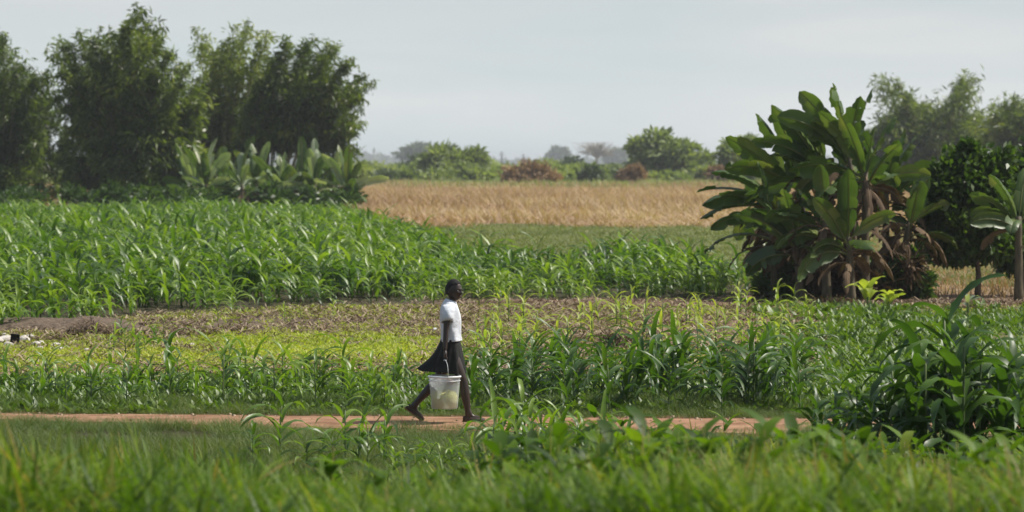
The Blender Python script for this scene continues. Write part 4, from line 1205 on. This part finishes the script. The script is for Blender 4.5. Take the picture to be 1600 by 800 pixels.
        X += .014*math.exp(-(y/.30)**2)*math.exp(-((z+.60)/.055)**2)*f
        X -= .006*math.exp(-(y/.34)**2)*math.exp(-((z+.53)/.02)**2)*f
        X += .016*math.exp(-(y/.35)**2)*math.exp(-((z+.86)/.13)**2)*max(0, x+.3)
        for s in (-1, 1): X += .006*math.exp(-((y-s*.55)/.2)**2)*math.exp(-((z+.15)/.15)**2)*f
        v.co = (X, Y, Z)
    HM = Matrix.Translation((.068, 0, 1.515)) @ Matrix.Rotation(R(-32), 4, 'Z') @ Matrix.Rotation(R(3), 4, 'Y')
    bm.transform(HM); me = bpy.data.meshes.new('h'); bm.to_mesh(me); bm.free(); objs.append(me)
    for s in (-1, 1):   # ears
        bm = bmesh.new(); bmesh.ops.create_uvsphere(bm, u_segments=14, v_segments=10, radius=1)
        for v in bm.verts:
            x, y, z = v.co; q = .7 if math.hypot(x, z) < .5 and y*s > 0 else 1
            v.co = (-.012+x*.018, s*(.076+.0)+y*.011*q+s*.006*(-x), -.012+z*.031)
        bm.transform(HM); me = bpy.data.meshes.new('e'); bm.to_mesh(me); bm.free(); objs.append(me)
    bm = bmesh.new()
    for me in objs: bm.from_mesh(me); bpy.data.meshes.remove(me)
    me = bpy.data.meshes.new('body'); bm.to_mesh(me); bm.free()
    t = bpy.data.objects.new('tmp_body', me); COL.objects.link(t)
    rmsh = t.modifiers.new('r', 'REMESH'); rmsh.mode = 'VOXEL'; rmsh.voxel_size = .0042; rmsh.use_smooth_shade = True
    sm = t.modifiers.new('s', 'SMOOTH'); sm.factor = .4; sm.iterations = 2
    bme = evaluated(t); bpy.data.objects.remove(t)
    bme.materials.clear(); bme.materials.append(M['skin'])
    for p in bme.polygons: p.use_smooth = True
    link('body', bme, root)
    # eyes and lips
    def ell(name, c, r3, mat, mtx=HM, seg=14):
        bm = bmesh.new(); bmesh.ops.create_uvsphere(bm, u_segments=seg, v_segments=10, radius=1)
        for v in bm.verts: v.co = Vector((c[0]+v.co.x*r3[0], c[1]+v.co.y*r3[1], c[2]+v.co.z*r3[2]))
        bm.transform(mtx); me = bpy.data.meshes.new(name); bm.to_mesh(me); bm.free(); me.materials.append(M[mat])
        for p in me.polygons: p.use_smooth = True
        return link(name, me, root)
    for s in (-1, 1):
        e = ell('eye', (.0765, s*.031, .003), (.010, .013, .0058), 'eye')
        ell('iris', (.0853, s*.031, .003), (.003, .0055, .0052), 'hair').parent = e
    ell('lips', (.0945, 0, -.064), (.010, .024, .009), 'lip')
    # hair: close-cropped cap
    bm = bmesh.new(); bmesh.ops.create_uvsphere(bm, u_segments=40, v_segments=30, radius=1)
    rr_ = np.random.default_rng(2)
    dele = []
    for v in bm.verts:
        x, y, z = v.co
        if z < .42*x+.05*abs(y)+.26 if x > -.1 else z < -.42: dele.append(v)
        q = 1+rr_.normal(0, .008)
        v.co = (x*.104*q*(1.06 if x < 0 else 1), y*.082*q, z*.131*q)
    bmesh.ops.delete(bm, geom=dele, context='VERTS')
    bm.transform(HM); me = bpy.data.meshes.new('hair'); bm.to_mesh(me); bm.free(); me.materials.append(M['hair'])
    for p in me.polygons: p.use_smooth = True
    h = link('hair', me, root); so = h.modifiers.new('t', 'SOLIDIFY'); so.thickness = .012; so.offset = -1
    # lofted clothing
    def loft(name, rings, mat, n=48, thick=.006, fn=None, parent=root):
        V = []
        for k, (cx, cy, cz, rx, ry, tilt) in enumerate(rings):
            for i in range(n):
                a = 2*math.pi*i/n; x = math.cos(a)*rx; y = math.sin(a)*ry
                p = np.array([cx+x, cy+y, cz+tilt*x])
                if fn is not None: p = fn(k/(len(rings)-1), a, p)
                V.append(p)
        F = [(k*n+i, k*n+(i+1) % n, (k+1)*n+(i+1) % n, (k+1)*n+i) for k in range(len(rings)-1) for i in range(n)]
        me = mesh_np(name, np.array(V), np.array(F), M[mat]); o = link(name, me, parent)
        s_ = o.modifiers.new('t', 'SOLIDIFY'); s_.thickness = thick; s_.offset = 1
        u_ = o.modifiers.new('u', 'SUBSURF'); u_.levels = 1; u_.render_levels = 1
        return o
    fold = lambda k, a, p: p+np.array([math.cos(a), math.sin(a), 0])*(.007*math.sin(5*a+k*7)+.005*math.sin(9*a-k*11))*(.25+.9*(1-k))
    loft('shirt', [(.035, 0, .925, .118, .158, .06), (.034, 0, .96, .116, .154, .04), (.03, 0, 1.03, .112, .146, 0), (.03, 0, 1.12, .114, .150, 0), (.028, 0, 1.20, .118, .158, 0), (.022, 0, 1.27, .112, .165, 0), (.018, 0, 1.325, .095, .155, 0),
                    (.022, 0, 1.362, .078, .118, -.15), (.030, 0, 1.388, .064, .082, -.3), (.036, 0, 1.402, .058, .062, -.35)], 'shirt', fn=fold, thick=.004)
    for s in (-1, 1):
        a = np.array([.008, s*.10, 1.335]); b = np.array([-.004 if s < 0 else .002, s*.185, 1.155])
        V = []; nn = 24; tt = np.linspace(0, 1, 6)
        d = (b-a)/np.linalg.norm(b-a); sx = np.array([1., 0, 0]); sy = np.cross(d, sx)
        for t in tt:
            c = a+(b-a)*t+np.array([0, s*.02*math.sin(math.pi*t), .02*math.sin(math.pi*t)])
            for i in range(nn):
                an = 2*math.pi*i/nn; q = 1+.05*math.sin(3*an+t*5)
                V.append(c+(sx*math.cos(an)*(.070-.004*t)+sy*math.sin(an)*(.058))*q)
        F = [(k*nn+i, k*nn+(i+1) % nn, (k+1)*nn+(i+1) % nn, (k+1)*nn+i) for k in range(5) for i in range(nn)]
        o = link('sleeve', mesh_np('sleeve', np.array(V), np.array(F), M['shirt']), root)
        q = o.modifiers.new('t', 'SOLIDIFY'); q.thickness = .005; q.offset = 0
    def skf(k, a, p):
        # k 0 = hem, 1 = waist; the hem blows back into a tail
        q = (1-k)
        back = max(0, -math.cos(a))**2.6
        p = p.copy()
        p[0] -= .150*back*q**2.3
        p[2] += .06*back*q*q+.018*math.sin(3*a+.5)*q
        p += np.array([math.cos(a), math.sin(a), 0])*(.016*math.sin(6*a+1)+.010*math.sin(11*a))*q
        return p
    rings = []
    for k in range(9):
        q = k/8
        rings.append((.0*q+(-.005)*(1-q)+.028*q, 0, .555+.40*q, .215*(1-q)**.9+.112*(q**.5)*(.9+.1*q)-.02*math.sin(math.pi*q)*0, .175*(1-q)+.148*q, -.02*(1-q)))
    rings = [(c[0], c[1], c[2], .105+.088*(1-k/8)**.9, c[4], c[5]) for k, c in enumerate(rings)]
    loft('skirt', rings, 'skirt', n=64, thick=.005, fn=skf)
    # shoes: low slippers
    def shoe(pts, wid, hts, name='shoe'):
        n = 16; V = []
        for (x, z), w, h in zip(pts, wid, hts):
            for i in range(n):
                a = 2*math.pi*i/n
                V.append((x, w*math.cos(a), z+max(-.012, h*math.sin(a))))
        F = [(k*n+i, k*n+(i+1) % n, (k+1)*n+(i+1) % n, (k+1)*n+i) for k in range(len(pts)-1) for i in range(n)]
        F += [[i for i in range(4)]]
        return np.array(V, float), F[:-1]
    xs = [-.055, -.05, -.02, .03, .08, .13, .175, .20, .205]
    V, F = shoe([(x, .012) for x in xs], [.012, .030, .037, .038, .043, .047, .042, .025, .008], [.02, .045, .055, .048, .042, .036, .030, .022, .01])
    def put(V, F, loc, pitch, label=None):
        Mx = Matrix.Translation(loc) @ Matrix.Rotation(pitch, 4, 'Y')
        V2 = np.array([Mx @ Vector(v) for v in V]); o = link('shoe', mesh_np('shoe', V2, np.array(F), M['shoe']), root)
        S = []; n = 20
        for zz in (-.014, .002):
            for i in range(n):
                a = 2*math.pi*i/n; S.append(Mx @ Vector((.075+.138*math.cos(a), (.040+.008*math.cos(a))*math.sin(a)*1.05, zz)))
        S = np.array([list(s) for s in S]); c0 = S[:n].mean(0); c1 = S[n:].mean(0)
        g = Geo(); Vt = np.concatenate([S, c0+(S[:n]-c0)*.02, c1+(S[n:]-c1)*.02])
        Fs = [(i, (i+1) % n, n+(i+1) % n, n+i) for i in range(n)]+[(2*n+i, 2*n+(i+1) % n, (i+1) % n, i) for i in range(n)]+[(n+i, n+(i+1) % n, 3*n+(i+1) % n, 3*n+i) for i in range(n)]
        g.add(Vt, Fs); link('sole', g.mesh('sole', M['sole'], smooth=False), o)
    put(V, F, (.225, -.093, .012), 0)
    put(V, F, (-.45, .09, .125), R(38))
person()

# bucket
def bucket():
    root = empty('bucket', (PXW-.035, Dp-.245, .185)); props(root, 'translucent white plastic bucket carried by the walker', 'bucket')
    n = 48; H = .375
    prof = [(.02, 0), (.10, .0), (.145, .004), (.152, .015), (.158, .10), (.166, .20), (.174, .29), (.181, H-.005), (.181, H), (.177, H), (.168, .25), (.155, .10), (.147, .018), (.10, .010), (.02, .010)]
    def rev(prof, name, mat, par, loc=None):
        V = [(r_*math.cos(2*math.pi*i/n), r_*math.sin(2*math.pi*i/n), z) for r_, z in prof for i in range(n)]
        F = [(k*n+i, k*n+(i+1) % n, (k+1)*n+(i+1) % n, (k+1)*n+i) for k in range(len(prof)-1) for i in range(n)]
        return link(name, mesh_np(name, np.array(V), np.array(F), M[mat]), par)
    rev(prof, 'tub', 'plastic', root)
    t_ = np.linspace(0, 2*math.pi, 9)
    rev([(.186+.007*math.cos(a), H-.004+.011*math.sin(a)) for a in t_], 'rim', 'rim', root)
    rev([(.181+.004*math.cos(a), H-.05+.004*math.sin(a)) for a in t_], 'rib', 'rim', root)
    g = Geo(); pts = []
    top = .722-.185+.02
    for k in range(21):
        a = math.pi*k/20; yy = -math.cos(a)*.19; zz = (top-H+.03)*math.sin(a)**.55
        pts.append((.005, yy*1.0, H-.03+zz))
    Rz = R(0)
    g.add(*tube(pts, .0035, 6)); hd = link('handle', g.mesh('handle', M['wire']), root)
    hd.rotation_euler = (0, 0, R(12))
    g = Geo(); g.add(*tube([(.005, -.05, top-.001), (.005, 0, top-.0005), (.005, .05, top-.001)], .008, 10)); gr = link('grip', g.mesh('grip', M['rim']), hd)
    # contents: things of their own
    def lump(name, label, cat, mat, r0, z0, hh, seed, off=(0, 0)):
        r = np.random.default_rng(seed); V = []; m = 10
        for k in range(m+1):
            q = k/m; rad = r0*math.sin(math.pi*min(.5, q*.5+.02)) if q < 1 else r0
            for i in range(32):
                a = 2*math.pi*i/32
                top_ = hh*(1-q**2.4)
                V.append((rad*math.cos(a), rad*math.sin(a), z0+top_+r.normal(0, .004)))
        V += [(r0*.9*math.cos(2*math.pi*i/32), r0*.9*math.sin(2*math.pi*i/32), .014) for i in range(32)]
        V += [(.01*math.cos(2*math.pi*i/32), .01*math.sin(2*math.pi*i/32), .014) for i in range(32)]
        F = [(k*32+i, k*32+(i+1) % 32, (k+1)*32+(i+1) % 32, (k+1)*32+i) for k in range(m+2) for i in range(32)]
        o = link(name, mesh_np(name, np.array(V), np.array(F), M[mat])); o.location = (PXW-.035+off[0], Dp-.245+off[1], .185+(.012 if off != (0, 0) else .004)); props(o, label, cat)
    lump('grain_heap', 'yellow produce showing through the bottom of the carried bucket', 'produce', 'yellow', .149, .12, .09, 5)
    # cup or cloth bundles near the rim
    bm = bmesh.new()
    r = np.random.default_rng(8)
    for k in range(9):
        a = k*.7; mt = Matrix.Translation((.085*math.cos(a)*(.3+.7*(k > 2)), .085*math.sin(a)*(.3+.7*(k > 2)), .31+.02*(k % 2))) @ Matrix.Diagonal((.052, .045, .04, 1))
        bmesh.ops.create_icosphere(bm, subdivisions=3, radius=1, matrix=mt)
    me = bpy.data.meshes.new('produce'); bm.to_mesh(me); bm.free(); me.materials.append(M['brownstuff'])
    for p in me.polygons: p.use_smooth = True
    o = link('produce_bundle', me); o.location = (PXW-.035, Dp-.245, .185); props(o, 'brown produce heaped just under the rim of the carried bucket', 'produce')
    rm_ = o.modifiers.new('r', 'REMESH'); rm_.mode = 'VOXEL'; rm_.voxel_size = .006; rm_.use_smooth_shade = True
bucket()

# ------------------------------------------------------------------ haze
bm = bmesh.new(); bmesh.ops.create_cube(bm, size=1)
for v in bm.verts: v.co = (v.co.x*14800, v.co.y*14800, v.co.z*23-1.5+11.5)
me = bpy.data.meshes.new('haze'); bm.to_mesh(me); bm.free()
m, nt, out = new_mat('haze'); pv = nt.nodes.new('ShaderNodeVolumePrincipled')
pv.inputs['Color'].default_value = (.90, .95, 1, 1); pv.inputs['Density'].default_value = .0002; pv.inputs['Anisotropy'].default_value = .2
nt.links.new(pv.outputs[0], out.inputs['Volume']); me.materials.append(m)
o = link('haze', me); props(o, 'thin pale haze over the whole plain', 'haze', kind='stuff')

# ------------------------------------------------------------------ camera, light, sky
cam = bpy.data.cameras.new('camera'); co = bpy.data.objects.new('camera', cam); COL.objects.link(co)
cam.sensor_width = 36; cam.lens = 36*FPX/1600; co.location = (0, 0, CZ); co.rotation_euler = (R(90), 0, 0)
cam.shift_y = -(400-HY)/1600; cam.clip_end = 12000; cam.clip_start = .5
cam.dof.use_dof = True; cam.dof.focus_distance = 42; cam.dof.aperture_fstop = 3.4
SC.camera = co

SUN_EL, SUN_AZ = 52, 80      # azimuth clockwise from the view direction: right and a little behind the scene
sd = Vector((math.sin(R(SUN_AZ))*math.cos(R(SUN_EL)), math.cos(R(SUN_AZ))*math.cos(R(SUN_EL)), math.sin(R(SUN_EL))))
sl = bpy.data.lights.new('sun', 'SUN'); sl.energy = 5.0; sl.angle = R(.6); sl.color = (1, .95, .86)
so = bpy.data.objects.new('sun', sl); COL.objects.link(so); so.rotation_euler = sd.to_track_quat('Z', 'Y').to_euler(); so.location = (50, 50, 80)
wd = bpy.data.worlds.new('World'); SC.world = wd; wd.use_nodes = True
nt = wd.node_tree; N = nt.nodes; L = nt.links; N.clear()
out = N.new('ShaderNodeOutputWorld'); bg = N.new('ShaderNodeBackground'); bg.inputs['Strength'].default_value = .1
sky = N.new('ShaderNodeTexSky'); sky.sky_type = 'NISHITA'; sky.sun_disc = False; sky.sun_elevation = R(SUN_EL); sky.sun_rotation = R(SUN_AZ)
sky.dust_density = 3; sky.air_density = 1.2
tc = N.new('ShaderNodeTexCoord'); mp = N.new('ShaderNodeMapping'); mp.inputs['Scale'].default_value = (3.5, 3.5, 22)
L.new(tc.outputs['Generated'], mp.inputs['Vector'])
ns = N.new('ShaderNodeTexNoise'); ns.inputs['Scale'].default_value = 1.6; ns.inputs['Detail'].default_value = 5; ns.inputs['Distortion'].default_value = .6
L.new(mp.outputs[0], ns.inputs['Vector'])
rp = N.new('ShaderNodeValToRGB'); rp.color_ramp.elements[0].position = .35; rp.color_ramp.elements[1].position = .70
rp.color_ramp.elements[0].color = (6.7, 7.45, 7.6, 1); rp.color_ramp.elements[1].color = (8.1, 8.3, 8.25, 1)
L.new(ns.outputs['Fac'], rp.inputs['Fac'])
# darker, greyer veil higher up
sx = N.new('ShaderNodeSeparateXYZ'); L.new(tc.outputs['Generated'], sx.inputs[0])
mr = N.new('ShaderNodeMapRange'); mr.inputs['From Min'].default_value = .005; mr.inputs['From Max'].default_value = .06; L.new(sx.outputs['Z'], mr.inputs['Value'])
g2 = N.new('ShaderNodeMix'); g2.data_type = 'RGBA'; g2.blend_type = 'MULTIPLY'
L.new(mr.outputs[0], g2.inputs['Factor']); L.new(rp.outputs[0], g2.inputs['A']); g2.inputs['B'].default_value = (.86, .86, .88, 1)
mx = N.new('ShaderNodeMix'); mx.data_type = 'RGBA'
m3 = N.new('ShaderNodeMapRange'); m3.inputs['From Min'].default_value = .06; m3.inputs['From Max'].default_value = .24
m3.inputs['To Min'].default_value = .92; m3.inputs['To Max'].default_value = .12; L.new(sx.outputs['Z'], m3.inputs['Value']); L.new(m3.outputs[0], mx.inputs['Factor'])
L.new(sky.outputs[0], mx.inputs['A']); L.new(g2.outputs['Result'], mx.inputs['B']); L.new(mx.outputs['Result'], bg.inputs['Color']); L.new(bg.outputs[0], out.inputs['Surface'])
SC.view_settings.view_transform = 'Standard'; SC.view_settings.look = 'None'; SC.view_settings.exposure = .08; SC.view_settings.gamma = 1
cy = SC.cycles
SC.render.engine = 'CYCLES'
cy.max_bounces = 5; cy.diffuse_bounces = 3; cy.glossy_bounces = 2; cy.transmission_bounces = 4; cy.transparent_max_bounces = 6; cy.volume_bounces = 0
cy.use_denoising = True; cy.denoiser = 'OPENIMAGEDENOISE'; cy.caustics_reflective = False; cy.caustics_refractive = False
cy.sample_clamp_indirect = 6
print('MAIZE', n_maize, 'objects', len(bpy.data.objects))
